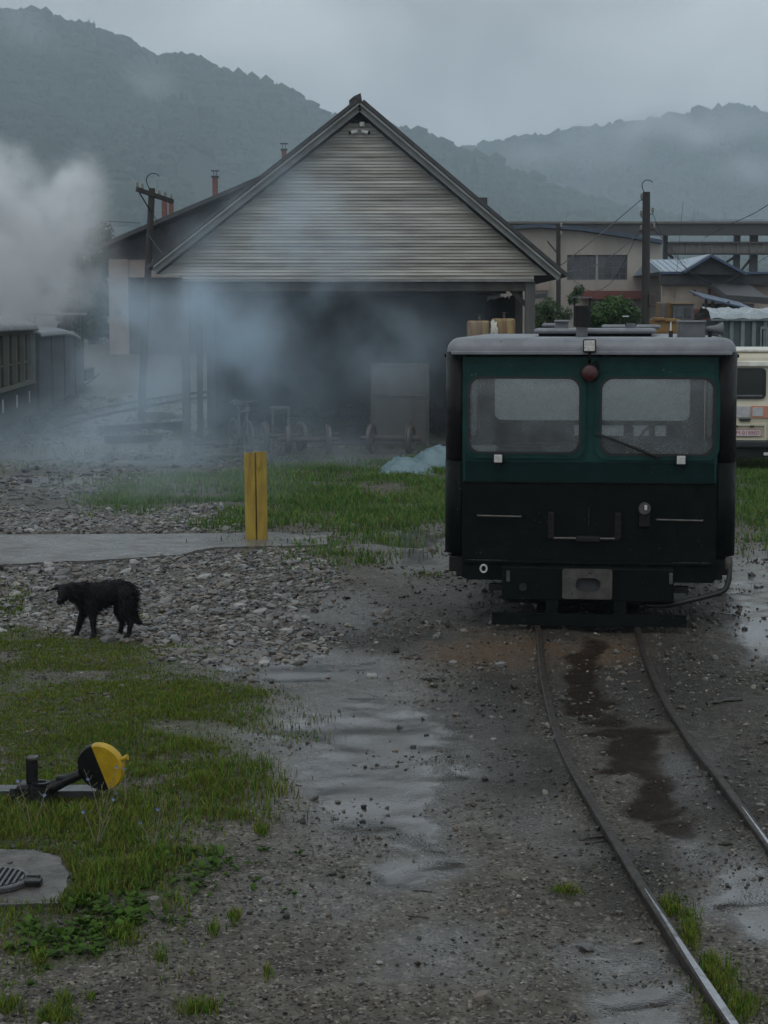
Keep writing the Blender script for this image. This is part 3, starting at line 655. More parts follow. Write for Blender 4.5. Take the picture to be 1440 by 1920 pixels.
mat('white_card', (.72, .72, .70), .7, scale=8); mat('seat_vinyl', (.05, .045, .042), .6, scale=10)
mat('steel_white', (.55, .56, .56), .4, scale=20)
pane_mat('fogged_glass', .20, (.56, .62, .66), scale=150); pane_mat('rear_glass', .86, (1.0, 1.0, 1.0), scale=60, through=.97); pane_mat('dim_glass', .55, (.05, .055, .06), drops=False)
YR = 15.9
_c = P(1108, 600, YR); RC = empty('railcar', (_c.x, YR, 0), -YAW, 'dark green and black railcar with two fogged windscreens on the track', 'railcar')
def rx(px): return (px - 1108) / 227.0 * 1.0
def rz(py): return P(1108, py, YR).z
Q = lambda px, py, y: Vector((rx(px), y, rz(py)))
def rbuild(mb, name, m, parent=None, smooth=False): return mb.build(name, m, parent or RC, smooth=smooth, local=True)
HW = 1.206; LEN = 4.3
# front sheet, cut for the two windscreens
wl = rrect(rx(877), rx(1092), rz(852), rz(706), .10); wr = rrect(rx(1126), rx(1341), rz(854), rz(706), .10)
fx0, fx1 = rx(868), rx(1346)
rbuild(MB().plate([(fx0, rz(905)), (fx1, rz(905)), (fx1, rz(867.6)), (fx0, rz(867.6))], [], -.004, .03), 'waist_sheet', 'grimy_green_paint')
up_ = MB().plate([(fx0, rz(867)), (fx1, rz(867)), (fx1, rz(661)), (fx0, rz(661))], [wl, wr], 0, .03); rbuild(up_, 'front_sheet', 'green_paint')
mb = MB().plate([(fx0, rz(1052)), (fx1, rz(1052)), (fx1, rz(905) - .002), (fx0, rz(905) - .002)], [], -.006, .03); rbuild(mb, 'lower_front_sheet', 'black_paint')
# seam strips
for a, b in ((668, 903),):
    for px in (872, 1342):
        rbuild(MB().box((rx(px), -.006, (rz(a) + rz(b)) / 2), (.012, .012, rz(a) - rz(b))), 'seam_strip', 'green_paint')
rbuild(MB().rbox((0, -.012, rz(905)), (fx1 - fx0 - .03, .014, .014), .004), 'belt_strip', 'black_paint')
# rounded black corners sweeping back to the sides
for s in (-1, 1):
    mb = MB(); x0 = fx1 if s > 0 else -fx0
    pts = []
    for k in range(9):
        a = R(90 * k / 8); pts.append((x0 + (HW - x0) * math.sin(a), .02 + .26 * (1 - math.cos(a))))
    top, bot, mid = rz(661), rz(1042), rz(867)
    mb2 = MB()
    for x, y in pts: mb.v += [(s * x, y, mid), (s * x, y, top)]; mb2.v += [(s * (x + .004), y - .004, bot), (s * (x + .004), y - .004, mid)]
    for k in range(8): mb.f.append((2 * k, 2 * k + 2, 2 * k + 3, 2 * k + 1)); mb2.f.append((2 * k, 2 * k + 2, 2 * k + 3, 2 * k + 1))
    o = rbuild(mb2, 'lower_corner_panel', 'black_paint', smooth='all'); md = o.modifiers.new('thick', 'SOLIDIFY'); md.thickness = .02; md.offset = 0
    o = rbuild(mb, 'corner_panel', 'black_brown_paint', smooth='all'); md = o.modifiers.new('thick', 'SOLIDIFY'); md.thickness = .02; md.offset = 0
    # side wall with three window openings
    ops = []; y0 = .285
    for k in range(3): ops.append(rrect(.45 + k * 1.28, 1.5 + k * 1.28, 1.40, 2.1, .08))
    mb = MB().plate([(y0, .60), (LEN, .60), (LEN, top), (y0, top)], ops, HW - .03, HW, fn=lambda x, y, z: (s * y, x, z)); sw = rbuild(mb, 'side_wall', 'black_paint')
    for k in range(3):
        mb = MB().plate(rrect(.45 + k * 1.28, 1.5 + k * 1.28, 1.40, 2.1, .08), [], HW - .018, HW - .012, fn=lambda x, y, z: (s * y, x, z)); rbuild(mb, 'side_window', 'rear_glass')
    rbuild(MB().rbox((s * (HW + .008), 2.2, rz(668)), (.03, 3.9, .03), .008), 'gutter', 'black_paint')
# windscreens: rubber surround, pane
for n, (w, cx) in enumerate(((wl, (877 + 1092) / 2), (wr, (1126 + 1341) / 2))):
    czz = (rz(706) + rz(853)) / 2
    fr = MB().plate(grow(w, rx(cx), czz, .036), [grow(w, rx(cx), czz, -.012)], -.022, .034); f = rbuild(fr, 'windscreen_frame', 'green_paint')
    rbuild(MB().plate(grow(w, rx(cx), czz, .0), [grow(w, rx(cx), czz, -.020)], -.027, -.0225), 'rubber_seal', 'rubber', f)
    rbuild(MB().plate(grow(w, rx(cx), czz, -.005), [], .004, .010), 'pane', 'fogged_glass', f)
# roof: shallow box with rounded shoulders
bm = bmesh.new(); bmesh.ops.create_cube(bm, size=1)
ztop, zbot = rz(633), rz(660)
for v in bm.verts: v.co = Vector((v.co.x * (rx(1380) - rx(840)), v.co.y * (LEN + .16) + LEN / 2, v.co.z * (ztop - zbot) + (ztop + zbot) / 2))
te = [e for e in bm.edges if any(v.co.z > ztop - .01 for v in e.verts)]
bmesh.ops.bevel(bm, geom=te, offset=.112, segments=7, profile=.5, affect='EDGES')
roof = rbuild(MB().bm(bm), 'roof', 'roof_grey', smooth=True)
rbuild(MB().rbox((0, -.085, zbot - .008), (2.30, .018, .028), .006), 'drip_rail', 'roof_grey', roof)
rbuild(MB().box((0, -.02, zbot - .028), (2.16, .03, .02)), 'shadow_gap', 'black_paint')
# lamps
def worklamp(px, py, s, y, label):
    l = rbuild(MB().rbox(Q(px, py, y), (s, .05, s), .012), 'work_lamp', 'black_iron'); x, z = rx(px), rz(py)
    rbuild(MB().rbox((x, y - .028, z), (s * .82, .012, s * .82), .008), 'lens', 'lamp_lens', l)
    for i in (-1, 0, 1):
        for j in (-1, 0, 1):
            rbuild(MB().lathe([(s * .10, -.002), (s * .10, .003), (s * .05, .005)], (x + i * s * .26, y - .036, z + j * s * .26), 'Y', 8), 'led', 'steel_white', l)
    rbuild(MB().box((x, y + .03, z - s * .62), (.03, .02, s * .45)), 'bracket', 'black_iron', l); return l
worklamp(937, 860, .082, -.06, ''); worklamp(1278, 860, .086, -.06, '')
tl = rbuild(MB().rbox(Q(1106, 648, -.12), (.108, .06, .108), .012), 'roof_lamp', 'black_iron')
rbuild(MB().rbox((rx(1106), -.152, rz(648)), (.088, .012, .088), .008), 'lens', 'lamp_lens', tl)
rbuild(MB().tube([(rx(1106), -.11, rz(661)), (rx(1107), -.09, rz(672)), (rx(1106), -.03, rz(680))], .012, 6), 'stalk', 'black_iron', tl)
rl = rbuild(MB().lathe([(.074, .035), (.078, 0), (.074, -.035), (.066, -.04)], Q(1107, 699, -.035), 'Y', 24), 'red_signal_lamp', 'black_iron', smooth=True)
rbuild(MB().lathe([(.065, -.032), (.062, -.052), (.04, -.062), (.015, -.066)], Q(1107, 699, -.035), 'Y', 24), 'lens', 'red_lens', rl, smooth=True)
rbuild(MB().tube([Q(1113, 684, -.03), Q(1120, 676, -.04), Q(1124, 690, -.03), Q(1119, 700, -.02)], .007, 6), 'lamp_cable', 'black_iron')
# wiper
wp = rbuild(MB().tube([Q(1237, 857, -.035), Q(1180, 835, -.05), Q(1142, 821, -.045)], [.012, .009, .006], 6), 'wiper', 'black_iron')
rbuild(MB().bar(Q(1118, 811, -.036), Q(1212, 846, -.034), .010, .020), 'wiper_blade', 'rubber', wp)
rbuild(MB().lathe([(.018, -.03), (.018, .02)], Q(1237, 857, -.03), 'Y', 10), 'wiper_pivot', 'black_iron', wp)
# handles and brackets on the lower sheet
for a, b, y in ((898, 980, 968), (1235, 1320, 972)):
    rbuild(MB().tube([Q(a, y, .0), Q(a, y, -.05), Q(b, y + 1, -.05), Q(b, y + 1, 0)], .009, 8), 'grab_bar', 'worn_steel')
cb = rbuild(MB().rbox(Q(1107, 1010, -.03), (rx(1130) - rx(1085), .05, .05), .01), 'drawbar_latch', 'black_iron')
rbuild(MB().tube([Q(1040, 1009, -.03), Q(1165, 1009, -.03)], .011, 8), 'latch_bar', 'worn_steel', cb)
for px in (1037, 1163):
    rbuild(MB().rbox(Q(px, 985, -.025), (.055, .045, .22), .008), 'hinge_block', 'black_iron', cb)
    for dy in (966, 980, 996): rbuild(MB().lathe([(.012, -.012), (.012, .01)], Q(px, dy, -.05), 'Y', 6), 'bolt', 'black_iron', cb)
rbuild(MB().tube([Q(1108, 952, -.012), Q(1108, 985, -.012)], .012, 6), 'lock_rod', 'black_iron')
fc = rbuild(MB().rbox(Q(1212, 972, -.025), (.09, .05, .13), .01), 'filler_box', 'black_iron')
rbuild(MB().lathe([(.05, .02), (.052, -.02), (.048, -.028)], Q(1212, 951, -.05), 'Y', 18), 'filler_cap', 'worn_steel', fc, smooth=True)
rbuild(MB().rbox(Q(1214, 949, -.083), (.022, .012, .04), .003), 'cap_tab', 'steel_white', fc)
# under-skirt, headstock, coupler plate, guard bar
rbuild(MB().plate([(rx(870), rz(1054)), (rx(1356), rz(1054)), (rx(1350), rz(1080)), (rx(1340), rz(1090)), (rx(880), rz(1090)), (rx(868), rz(1085))], [], .0, .03), 'skirt', 'black_paint')
rbuild(MB().rbox(Q(1107, 1055, -.012), (2.08, .03, .022), .005), 'skirt_strip', 'black_paint')
hs = rbuild(MB().rbox(Q(1107, 1092, -.06), (rx(1268) - rx(946), .16, rz(1062) - rz(1124)), .012), 'headstock', 'black_paint')
rbuild(MB().lathe([(.032, .01), (.034, -.012), (.024, -.013), (.022, .0)], Q(986, 1098, -.145), 'Y', 14), 'hole_ring', 'rubber', hs)
for px in (958, 1262): rbuild(MB().rbox(Q(px, 1078, -.15), (.03, .02, .09), .005), 'lug', 'worn_steel', hs)
slot = rrect(rx(1085), rx(1131), rz(1103), rz(1078), .052)
cp = rbuild(MB().plate(rrect(rx(1060), rx(1153), rz(1117), rz(1062), .02), [slot], -.20, -.15), 'coupler_plate', 'worn_steel', hs)
rbuild(MB().plate(grow(slot, rx(1108), rz(1090.5), .01), [slot], -.206, -.198), 'slot_rim', 'worn_steel', hs)
rbuild(MB().rbox(Q(1108, 1090, -.12), (.3, .05, .16), .01), 'coupler_pocket', 'interior_dark', hs)
rbuild(MB().plate([(rx(928), rz(1168)), (rx(1292), rz(1168)), (rx(1292), rz(1146)), (rx(928), rz(1146))], [], -.16, -.13), 'guard_bar', 'black_paint')
for px in (1041, 1168): rbuild(MB().box(Q(px, 1132, -.12), (.10, .03, rz(1112) - rz(1150))), 'guard_bracket', 'black_paint')
rg = MB(); 
for k in range(13):
    a = 2 * math.pi * k / 12; rg.v += []
rbuild(MB().tube([Q(910 + 6 * math.cos(a), 1068 + 7 * math.sin(a), -.03) for a in [2 * math.pi * k / 14 for k in range(15)]], .008, 6), 'shackle', 'steel_white')
for s in (-1, 1):
    x = s * 1.10
    rbuild(MB().rbox((x, .30, rz(1062)), (.14, .5, .13), .01), 'step_box', 'black_iron')
    rbuild(MB().rbox((s * .98, .12, rz(1080)), (.26, .14, .05), .01), 'foot_plate', 'black_iron')
    rbuild(MB().box((s * .72, .05, rz(1104)), (.22, .1, .05)), 'outrigger', 'black_iron')
hose = rbuild(MB().tube(smooth_path([Q(1370, 1048, -.02), Q(1371, 1075, -.05), Q(1362, 1100, -.08), Q(1335, 1110, -.09), Q(1290, 1122, -.09), Q(1250, 1131, -.06), Q(1215, 1133, .0)], 4), .022, 8), 'brake_hose', 'rubber', smooth='all')
rbuild(MB().lathe([(.03, -.05), (.034, 0), (.03, .05)], Q(1370, 1052, -.02), 'Z', 10), 'hose_tap', 'worn_steel', hose)
# wheels and frame below
for yy in (.75, 3.3):
    for s in (-1, 1):
        w = rbuild(MB().lathe([(.06, -.05), (.30, -.05), (.30, -.03), (.27, -.01), (.26, .05), (.20, .055), (.18, .03), (.06, .03)], (s * .39, yy, .30), 'X', 28), 'wheel', 'black_iron', smooth=True)
    rbuild(MB().tube([(-.5, yy, .30), (.5, yy, .30)], .05, 10), 'axle', 'black_iron')
for s in (-1, 1): rbuild(MB().box((s * .52, LEN / 2, .46), (.08, LEN - .3, .2)), 'sole_bar', 'black_iron')
rbuild(MB().rbox((0, LEN / 2 + .25, .36), (1.42, LEN - .5, .46), .03), 'underframe_light_block', 'black_iron')  # solid block added below the floor to keep light off the ground
rbuild(MB().box((0, LEN / 2 + .1, .66), (2.3, LEN - .2, .06)), 'floor', 'interior_dark')
# inside: dash, seats, steering wheel, back wall with windows
bwl = rrect(-1.02, -.06, 1.52, 2.16, .08); bwr = rrect(.06, 1.02, 1.52, 2.16, .08)
LOWP = [(-.18, -.02), (.10, .34), (.42, .60), (.66, .78)]; lows = [rrect(a, b, 1.36, 1.475, .01, 2) for a, b in LOWP]
rbuild(MB().plate([(-1.17, .69), (1.17, .69), (1.17, zbot), (-1.17, zbot)], [bwl, bwr] + lows, LEN - .04, LEN), 'back_wall', 'interior_grey')
for w, (a, b) in zip(lows, LOWP): rbuild(MB().plate(grow(w, (a + b) / 2, 1.4175, -.002), [], LEN - .022, LEN - .016), 'low_pane', 'rear_glass')
for w, cx in ((bwl, -.54), (bwr, .54)):
    rbuild(MB().plate(grow(w, cx, 1.84, -.004), [], LEN - .025, LEN - .018), 'back_window', 'rear_glass')
rbuild(MB().rbox((0, .22, 1.30), (2.1, .34, .18), .03), 'dashboard', 'interior_dark')
rbuild(MB().box((0, LEN / 2, zbot - .02), (2.28, LEN - .1, .02)), 'ceiling', 'interior_grey')
for x in (-.62, .62):
    st = rbuild(MB().rbox((x, 1.25, 1.08), (.55, .5, .14), .04), 'seat', 'seat_vinyl'); rbuild(MB().rbox((x, 1.52, 1.24), (.50, .12, .38), .06), 'backrest', 'seat_vinyl', st); rbuild(MB().box((x, 1.25, .85), (.3, .3, .34)), 'seat_base', 'interior_dark', st)
for x in (-.55, .55):
    st = rbuild(MB().rbox((x, 3.1, 1.1), (.95, .5, .14), .04), 'bench', 'seat_vinyl'); rbuild(MB().rbox((x, 3.4, 1.20), (.95, .1, .28), .04), 'bench_back', 'seat_vinyl', st)
sw = rbuild(MB().tube([(.62 + .2 * math.cos(a), .72 + .08 * math.sin(a), 1.50 + .18 * math.sin(a)) for a in [2 * math.pi * k / 20 for k in range(21)]], .014, 6), 'steering_wheel', 'rubber', smooth='all')
rbuild(MB().tube([(.62, .70, 1.50), (.62, .4, 1.34)], .02, 6), 'column', 'rubber', sw); rbuild(MB().bar((.44, .72, 1.5), (.80, .72, 1.5), .02), 'spoke', 'rubber', sw)
rbuild(MB().tube([(.36, .5, 1.36), (.36, .55, 1.66)], .012, 6), 'throttle_lever', 'black_iron'); rbuild(MB().tube([(.26, .55, 1.70), (.50, .55, 1.70)], .012, 6), 'control_handle', 'black_iron')
for x in (-.02, .02): pass
rbuild(MB().box((0, .06, 1.84), (.08, .04, .9)), 'centre_pillar', 'interior_dark')
# roof gear
PL = lambda px, py, y: Vector((P(px, py, YR + y).x - _c.x - math.tan(YAW) * y * 1.0, y, P(px, py, YR + y).z))
def rtop(lo, hi, y0, y1, r=.015): a = PL(*lo, y0); b = PL(*hi, y0); return MB().rbox(((a.x + b.x) / 2, (y0 + y1) / 2, (a.z + b.z) / 2), (abs(b.x - a.x), y1 - y0, abs(b.z - a.z)), r)
zt = ztop
hatch = rbuild(rtop((1001, 616), (1230, 626), 1.0, 2.1, .02), 'roof_hatch', 'roof_grey')
for px in (1015, 1215):
    for y in (1.1, 2.0): a = PL(px, 626, 1.0); rbuild(MB().box((a.x, y, (a.z + zt) / 2 - .01), (.05, .05, a.z - zt + .05)), 'hatch_foot', 'black_iron', hatch)
a = PL(1115, 626, 1.0); rbuild(MB().box((a.x, 1.55, zt + .012), (.9, .9, .03)), 'hatch_curb', 'black_iron', hatch)
rbuild(rtop((1128, 609), (1238, 617), 2.3, 3.4, .02), 'rear_hatch', 'roof_grey'); a = PL(1183, 617, 2.3); rbuild(MB().box((a.x, 2.85, (a.z + zt) / 2), (.4, .8, a.z - zt + .02)), 'hatch_curb', 'grey_metal')
a = PL(1091, 632, .7); zz = lambda py, y: PL(1091, py, y).z
stk = rbuild(MB().lathe([(.050, zt - .02), (.050, zz(612, .7))], (a.x, .7, 0), 'Z', 16), 'exhaust_stack', 'grey_metal', smooth=True)
rbuild(MB().lathe([(.066, zz(613, .7)), (.068, zz(575, .7)), (.06, zz(573, .7)), (.055, zz(574, .7))], (a.x, .7, 0), 'Z', 18), 'silencer', 'black_iron', stk, smooth=True)
for s in (-1, 1): rbuild(MB().tube([(a.x + s * .066, .7, zz(612, .7)), (a.x + s * .066, .7, zz(558, .7))], .007, 6), 'rain_cap_rod', 'black_iron', stk)
rbuild(MB().lathe([(.082, zz(558.5, .7)), (.082, zz(556.5, .7))], (a.x, .7, 0), 'Z', 18), 'rain_cap', 'grey_metal', stk)
v1 = rbuild(rtop((1041, 602), (1066, 620), 1.35, 1.5, .01), 'roof_vent', 'roof_grey'); rbuild(rtop((1039, 600), (1068, 604), 1.3, 1.55, .006), 'vent_cap', 'roof_grey', v1)
v2 = rbuild(rtop((1016, 606), (1042, 614), 2.15, 2.5, .03), 'cowl_vent', 'roof_grey'); a = PL(1029, 614, 2.15); rbuild(MB().box((a.x, 2.32, (a.z + zt) / 2), (.1, .2, a.z - zt + .02)), 'vent_neck', 'grey_metal', v2)
a = PL(1182, 617, 1.6); zz2 = lambda py: PL(1182, py, 1.6).z
v3 = rbuild(MB().lathe([(.045, zz2(620)), (.045, zz2(606))], (a.x, 1.6, 0), 'Z', 14), 'small_flue', 'grey_metal', smooth=True)
for s in (-1, 1): rbuild(MB().tube([(a.x + s * .045, 1.6, zz2(612)), (a.x + s * .045, 1.6, zz2(592))], .006, 6), 'flue_rod', 'black_iron', v3)
rbuild(MB().box((a.x - .045, 1.6, zz2(593)), (.06, .05, .008)), 'flue_cap', 'steel_white', v3)
a = PL(1256, 630, .5); zz3 = lambda py: PL(1256, py, .5).z
an = rbuild(MB().lathe([(.018, zt - .01), (.018, zz3(620))], (a.x, .5, 0), 'Z', 10), 'antenna_base', 'rubber'); rbuild(MB().lathe([(.010, zz3(620)), (.007, zz3(612)), (.004, zz3(603))], (a.x, .5, 0), 'Z', 8), 'antenna', 'steel_white', an)
ab = rbuild(rtop((1271, 603), (1320, 634), .5, .85, .012), 'air_box', 'grey_metal')
rbuild(rtop((1269, 601), (1322, 604.5), .48, .87, .004), 'box_lid', 'roof_grey', ab)
hp = PL(1318, 617, .55); he = PL(1352, 614, .55)
hn = rbuild(MB().lathe([(.022, 0), (.026, .04), (.032, .09), (.045, .13), (.06, .16), (.055, .161), (.03, .10)], (hp.x, .6, hp.z), 'X', 16), 'horn', 'grey_metal', smooth=True)
rbuild(MB().box((hp.x + .05, .6, (hp.z + zt) / 2), (.03, .03, hp.z - zt + .02)), 'horn_bracket', 'black_iron', hn)
# white card left behind the screen
cb_ = MB().rbox(Q(907, 846, .14), (.22, .12, .07), .012).build('carton', 'white_card', None, local=True); cb_.location = RC.location; cb_.rotation_euler = RC.rotation_euler
tag(cb_, 'flat white carton lying on the dashboard behind the left windscreen', 'carton')

# ------------------------------------------------------------------ engine shed
mat('weathered_board', (.43, .415, .375), .75, scale=2.2, col2=(.24, .21, .18), streak=(.35, 1, 3.0), bump=.3, bscale=30, perobj=.16, contrast=(.38, .68))
mat('fascia_board', (.23, .24, .24), .7, scale=3, col2=(.15, .15, .145), bump=.2)
mat('dark_roof', (.030, .032, .034), .6, scale=6, col2=(.05, .05, .052), bump=.3, bscale=12)
mat('old_timber', (.085, .078, .070), .8, scale=4, col2=(.05, .045, .042), streak=(1, 1, .25), bump=.4, bscale=25)
mat('grey_post', (.11, .11, .105), .8, scale=4, col2=(.075, .072, .07), streak=(1, 1, .2), bump=.3)
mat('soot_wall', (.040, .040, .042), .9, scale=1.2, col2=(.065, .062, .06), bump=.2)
YS = 38.9
ap = P(675, 200, YS); eL = P(293, 503, YS); eR = P(1047, 517, YS); zB = P(675, 523, YS).z
SH = empty('engine_shed', (ap.x, YS, 0), 0, 'timber engine shed with a tall clapboard gable over its smoky opening', 'shed')
DEPTH = 16.0
def edge_x(z, side):      # half width of the gable at a height, under the rake boards
    e = eR if side > 0 else eL
    t = (ap.z - z) / (ap.z - e.z); return ap.x + (e.x - ap.x) * t
nb = 47; zt0 = ap.z - .34; step = (zt0 - zB) / nb
for k in range(nb):
    z0 = zB + k * step; z1 = z0 + step
    xl = edge_x(z0, -1) + .22; xr = edge_x(z0, 1) - .22
    if k < 1: xl = max(xl, P(342, 520, YS).x); xr = min(xr, P(1001, 520, YS).x)
    xl2 = edge_x(z1, -1) + .22; xr2 = edge_x(z1, 1) - .22; xl2 = max(xl, xl2); xr2 = min(xr, xr2)
    if xr2 - xl2 < .02: xl2 = xr2 = (xl + xr) / 2; xl2 -= .01; xr2 += .01
    j = random.uniform(-.006, .006); tk = .03; lip = .040 + random.uniform(-.010, .012); sag = random.uniform(-.008, .008)
    y0 = YS - .02
    v = [(xl, y0 - lip, z0 + j), (xr, y0 - lip, z0 + j + sag), (xr2, y0, z1 + j + .012), (xl2, y0, z1 + j + .012), (xl, y0 - lip + tk, z0 + j), (xr, y0 - lip + tk, z0 + j + sag), (xr2, y0 + tk, z1 + j + .012), (xl2, y0 + tk, z1 + j + .012)]
    MB().raw(v, [(0, 1, 2, 3), (4, 7, 6, 5), (0, 4, 5, 1), (3, 2, 6, 7), (0, 3, 7, 4), (1, 5, 6, 2)]).build('plank', 'weathered_board', SH)
# dark backing behind the boards
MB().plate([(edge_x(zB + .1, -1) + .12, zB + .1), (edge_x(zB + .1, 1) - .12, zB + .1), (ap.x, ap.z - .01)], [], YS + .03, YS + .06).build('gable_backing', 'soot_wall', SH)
MB().b2((P(342, 520, YS).x, YS - .05, zB - .055), (P(1001, 520, YS).x, YS + .12, zB - .004)).build('sill_board', 'fascia_board', SH)
for e in (eL, eR):
    d = (e - ap).normalized(); nrm = Vector((-d.z, 0, d.x)); nrm = nrm if nrm.z > 0 else -nrm
    MB().bar(ap + Vector((0, -.30, -.055)), e + Vector((0, -.30, -.055)), .035, .115).build('rake_board', 'fascia_board', SH)
    mb = MB(); a0 = ap + nrm * .055 + Vector((0, -.42, .0)); b0 = e + nrm * .055 + d * .12 + Vector((0, -.42, 0)); up = nrm * .07; bk = Vector((0, DEPTH, 0))
    q = [a0, b0, b0 + up, a0 + up]; mb.raw(q + [p + bk for p in q], [(0, 1, 2, 3), (7, 6, 5, 4), (0, 4, 5, 1), (3, 2, 6, 7), (1, 5, 6, 2), (0, 3, 7, 4)]); rs = mb.build('roof_slope', 'dark_roof', SH)
    MB().bar(ap + nrm * .02 + Vector((0, -.36, 0)), e + nrm * .02 + Vector((0, -.36, 0)), .10, .04).build('soffit_board', 'fascia_board', SH)
    for k in range(1, 8):      # rafters under the roof
        y = YS + k * 2.0; MB().bar(Vector((ap.x, y, ap.z - .1)), Vector((ap.x + (e.x - ap.x) * .9, y, ap.z + (e.z - ap.z) * .9 - .1)), .09, .14).build('rafter', 'old_timber', SH)
mr_ = P(664, 186, YS)
MB().raw([(mr_.x - .08, YS - .30, mr_.z - .26), (ap.x + .05, YS - .42, ap.z + .05), (ap.x + .02, YS - .42, ap.z + .22), (mr_.x, YS - .36, mr_.z + .02), (mr_.x - .1, YS - .30, mr_.z - .06)] + [(mr_.x - .08, YS + 1.2, mr_.z - .26), (ap.x + .05, YS + 1.2, ap.z + .05), (ap.x + .02, YS + 1.2, ap.z + .22), (mr_.x, YS + 1.2, mr_.z + .02), (mr_.x - .1, YS + 1.2, mr_.z - .06)],
         [(0, 1, 2, 3, 4), (9, 8, 7, 6, 5), (0, 5, 6, 1), (1, 6, 7, 2), (2, 7, 8, 3), (3, 8, 9, 4), (4, 9, 5, 0)]).build('ridge_cap', 'dark_roof', SH)
def post(px0, px1, top, y, m, name='post'):
    a = P(px0, 600, y).x; b = P(px1, 600, y).x; return MB().b2((a, y, -.05), (b, y + .2, top)).build(name, m, SH)
post(985, 1003, zB - .05, YS + .05, 'grey_post'); post(966, 980, zB - .05, YS + 1.2, 'old_timber'); post(340, 354, zB - .05, YS + .05, 'grey_post'); post(368, 378, zB - .05, YS + 3, 'old_timber')
MB().bar(P(945, 530, YS + .3), P(986, 572, YS + .3), .09, .09).build('knee_brace', 'old_timber', SH); MB().bar(P(392, 528, YS + .3), P(352, 570, YS + .3), .09, .09).build('knee_brace', 'old_timber', SH)
xl0 = P(345, 600, YS).x; xr0 = P(990, 600, YS).x
MB().b2((xl0, YS + .1, zB - .24), (xr0, YS + .28, zB - .06)).build('lintel', 'old_timber', SH)
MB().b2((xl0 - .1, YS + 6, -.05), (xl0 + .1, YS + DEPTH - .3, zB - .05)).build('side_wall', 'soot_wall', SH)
# right side wall of upright boards with daylight between them
for k in range(22):
    y = YS + 1.5 + k * .64; MB().b2((xr0 - .03, y, -.05), (xr0 + random.uniform(-.005, .01), y + .60 + random.uniform(-.03, .02), zB - .25 + random.uniform(-.1, 0))).build('wall_board', 'old_timber', SH)
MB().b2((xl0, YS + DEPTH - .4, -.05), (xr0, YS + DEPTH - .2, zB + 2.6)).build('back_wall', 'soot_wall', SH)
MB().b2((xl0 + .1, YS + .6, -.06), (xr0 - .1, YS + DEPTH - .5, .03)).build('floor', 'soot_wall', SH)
for k in range(3): MB().b2((xl0, YS + 3 + k * 4, zB - .2), (xr0, YS + 3.2 + k * 4, zB)).build('tie_beam', 'old_timber', SH)
# cameras and lamp up in the gable
mat('cream_plastic', (.62, .62, .60), .4, scale=10)
for s, lab in ((-1, 'left of two white bullet cameras up in the shed gable'), (1, 'right of two white bullet cameras up in the shed gable')):
    c = P(674 + s * 5, 246, YS - .12); sc_ = empty('security_camera', c, 0, lab, 'camera', 'gable cameras')
    d = Vector((s * .9, -.4, -.25)).normalized()
    MB().tube([c, c + d * .14], .038, 10).build('housing', 'cream_plastic', sc_, smooth=True); MB().tube([c + d * .13, c + d * .165], .036, 10).build('lens', 'rubber', sc_, smooth=True)
    MB().tube([c + Vector((0, .09, .02)), c + d * .05], .016, 6).build('mount', 'cream_plastic', sc_)
c = P(679, 233, YS - .1); jb = MB().rbox(c, (.10, .10, .09), .012).build('junction_box', 'cream_plastic'); tag(jb, 'small pale junction box above the gable cameras', 'box')

# ------------------------------------------------------------------ things in the mouth of the shed
mat('rusty_yellow', (.27, .205, .085), .55, scale=1.6, col2=(.16, .075, .035), streak=(5, 5, .45), contrast=(.42, .62), bump=.1)
mat('rusty_iron', (.085, .055, .04), .7, scale=9, col2=(.05, .042, .04), bump=.3); mat('bright_rim', (.11, .10, .09), .4, scale=9, metal=.4)
mat('grey_sheet', (.080, .080, .074), .7, scale=2.4, col2=(.055, .053, .049), bump=.3, bscale=9)
for (a, b, top, y, lab) in ((876, 918, 601, 38.2, 'left rust streaked yellow tank behind the railcar roof'), (921, 965, 597, 37.9, 'right taller rust streaked yellow tank with pale rag on its valve')):
    c = P((a + b) / 2, 600, y); w = (b - a) * y / F; zt_ = P(0, top, y).z; tk = empty('oil_tank', (c.x, y, 0), 0, lab, 'tank', 'yellow tanks in the shed mouth')
    MB().rbox((c.x, y, (zt_ + 1.2) / 2), (w, w * .9, zt_ - 1.2), .05, 3).build('drum', 'rusty_yellow', tk, smooth=True)
    MB().b2((c.x - w * .45, y - w * .4, 0), (c.x + w * .45, y + w * .4, 1.2)).build('stand', 'old_timber', tk)
    for dx in (-.34, 0, .34): MB().b2((c.x + dx * w - .01, y - w * .46, 1.25), (c.x + dx * w + .01, y - w * .44, zt_ - .06)).build('rib', 'rusty_yellow', tk)
    v = MB().lathe([(.03, 0), (.03, .06), (.012, .07), (.012, .11)], (c.x + .02, y, zt_), 'Z', 10).build('valve', 'rusty_iron', tk); MB().tube([(c.x + .02 + .05 * math.cos(q), y + .05 * math.sin(q), zt_ + .11) for q in [k * .7 for k in range(10)]], .008, 6).build('handwheel', 'rusty_iron', v)
mat('pale_rag', (.55, .54, .48), .9, scale=30)
c = P(926, 625, 37.6); mb = MB()
for k in range(7): mb.tube([c + Vector((random.uniform(-.05, .05), random.uniform(-.03, .03), .26 - .01 * k)), c + Vector((random.uniform(-.07, .07), -.03, .08)), c + Vector((random.uniform(-.10, .10), -.05, random.uniform(-.16, -.06)))], [.02, .035, .015], 6)
tag(mb.build('rag', 'pale_rag', smooth='all'), 'crumpled pale rag hanging on the yellow tank', 'rag')
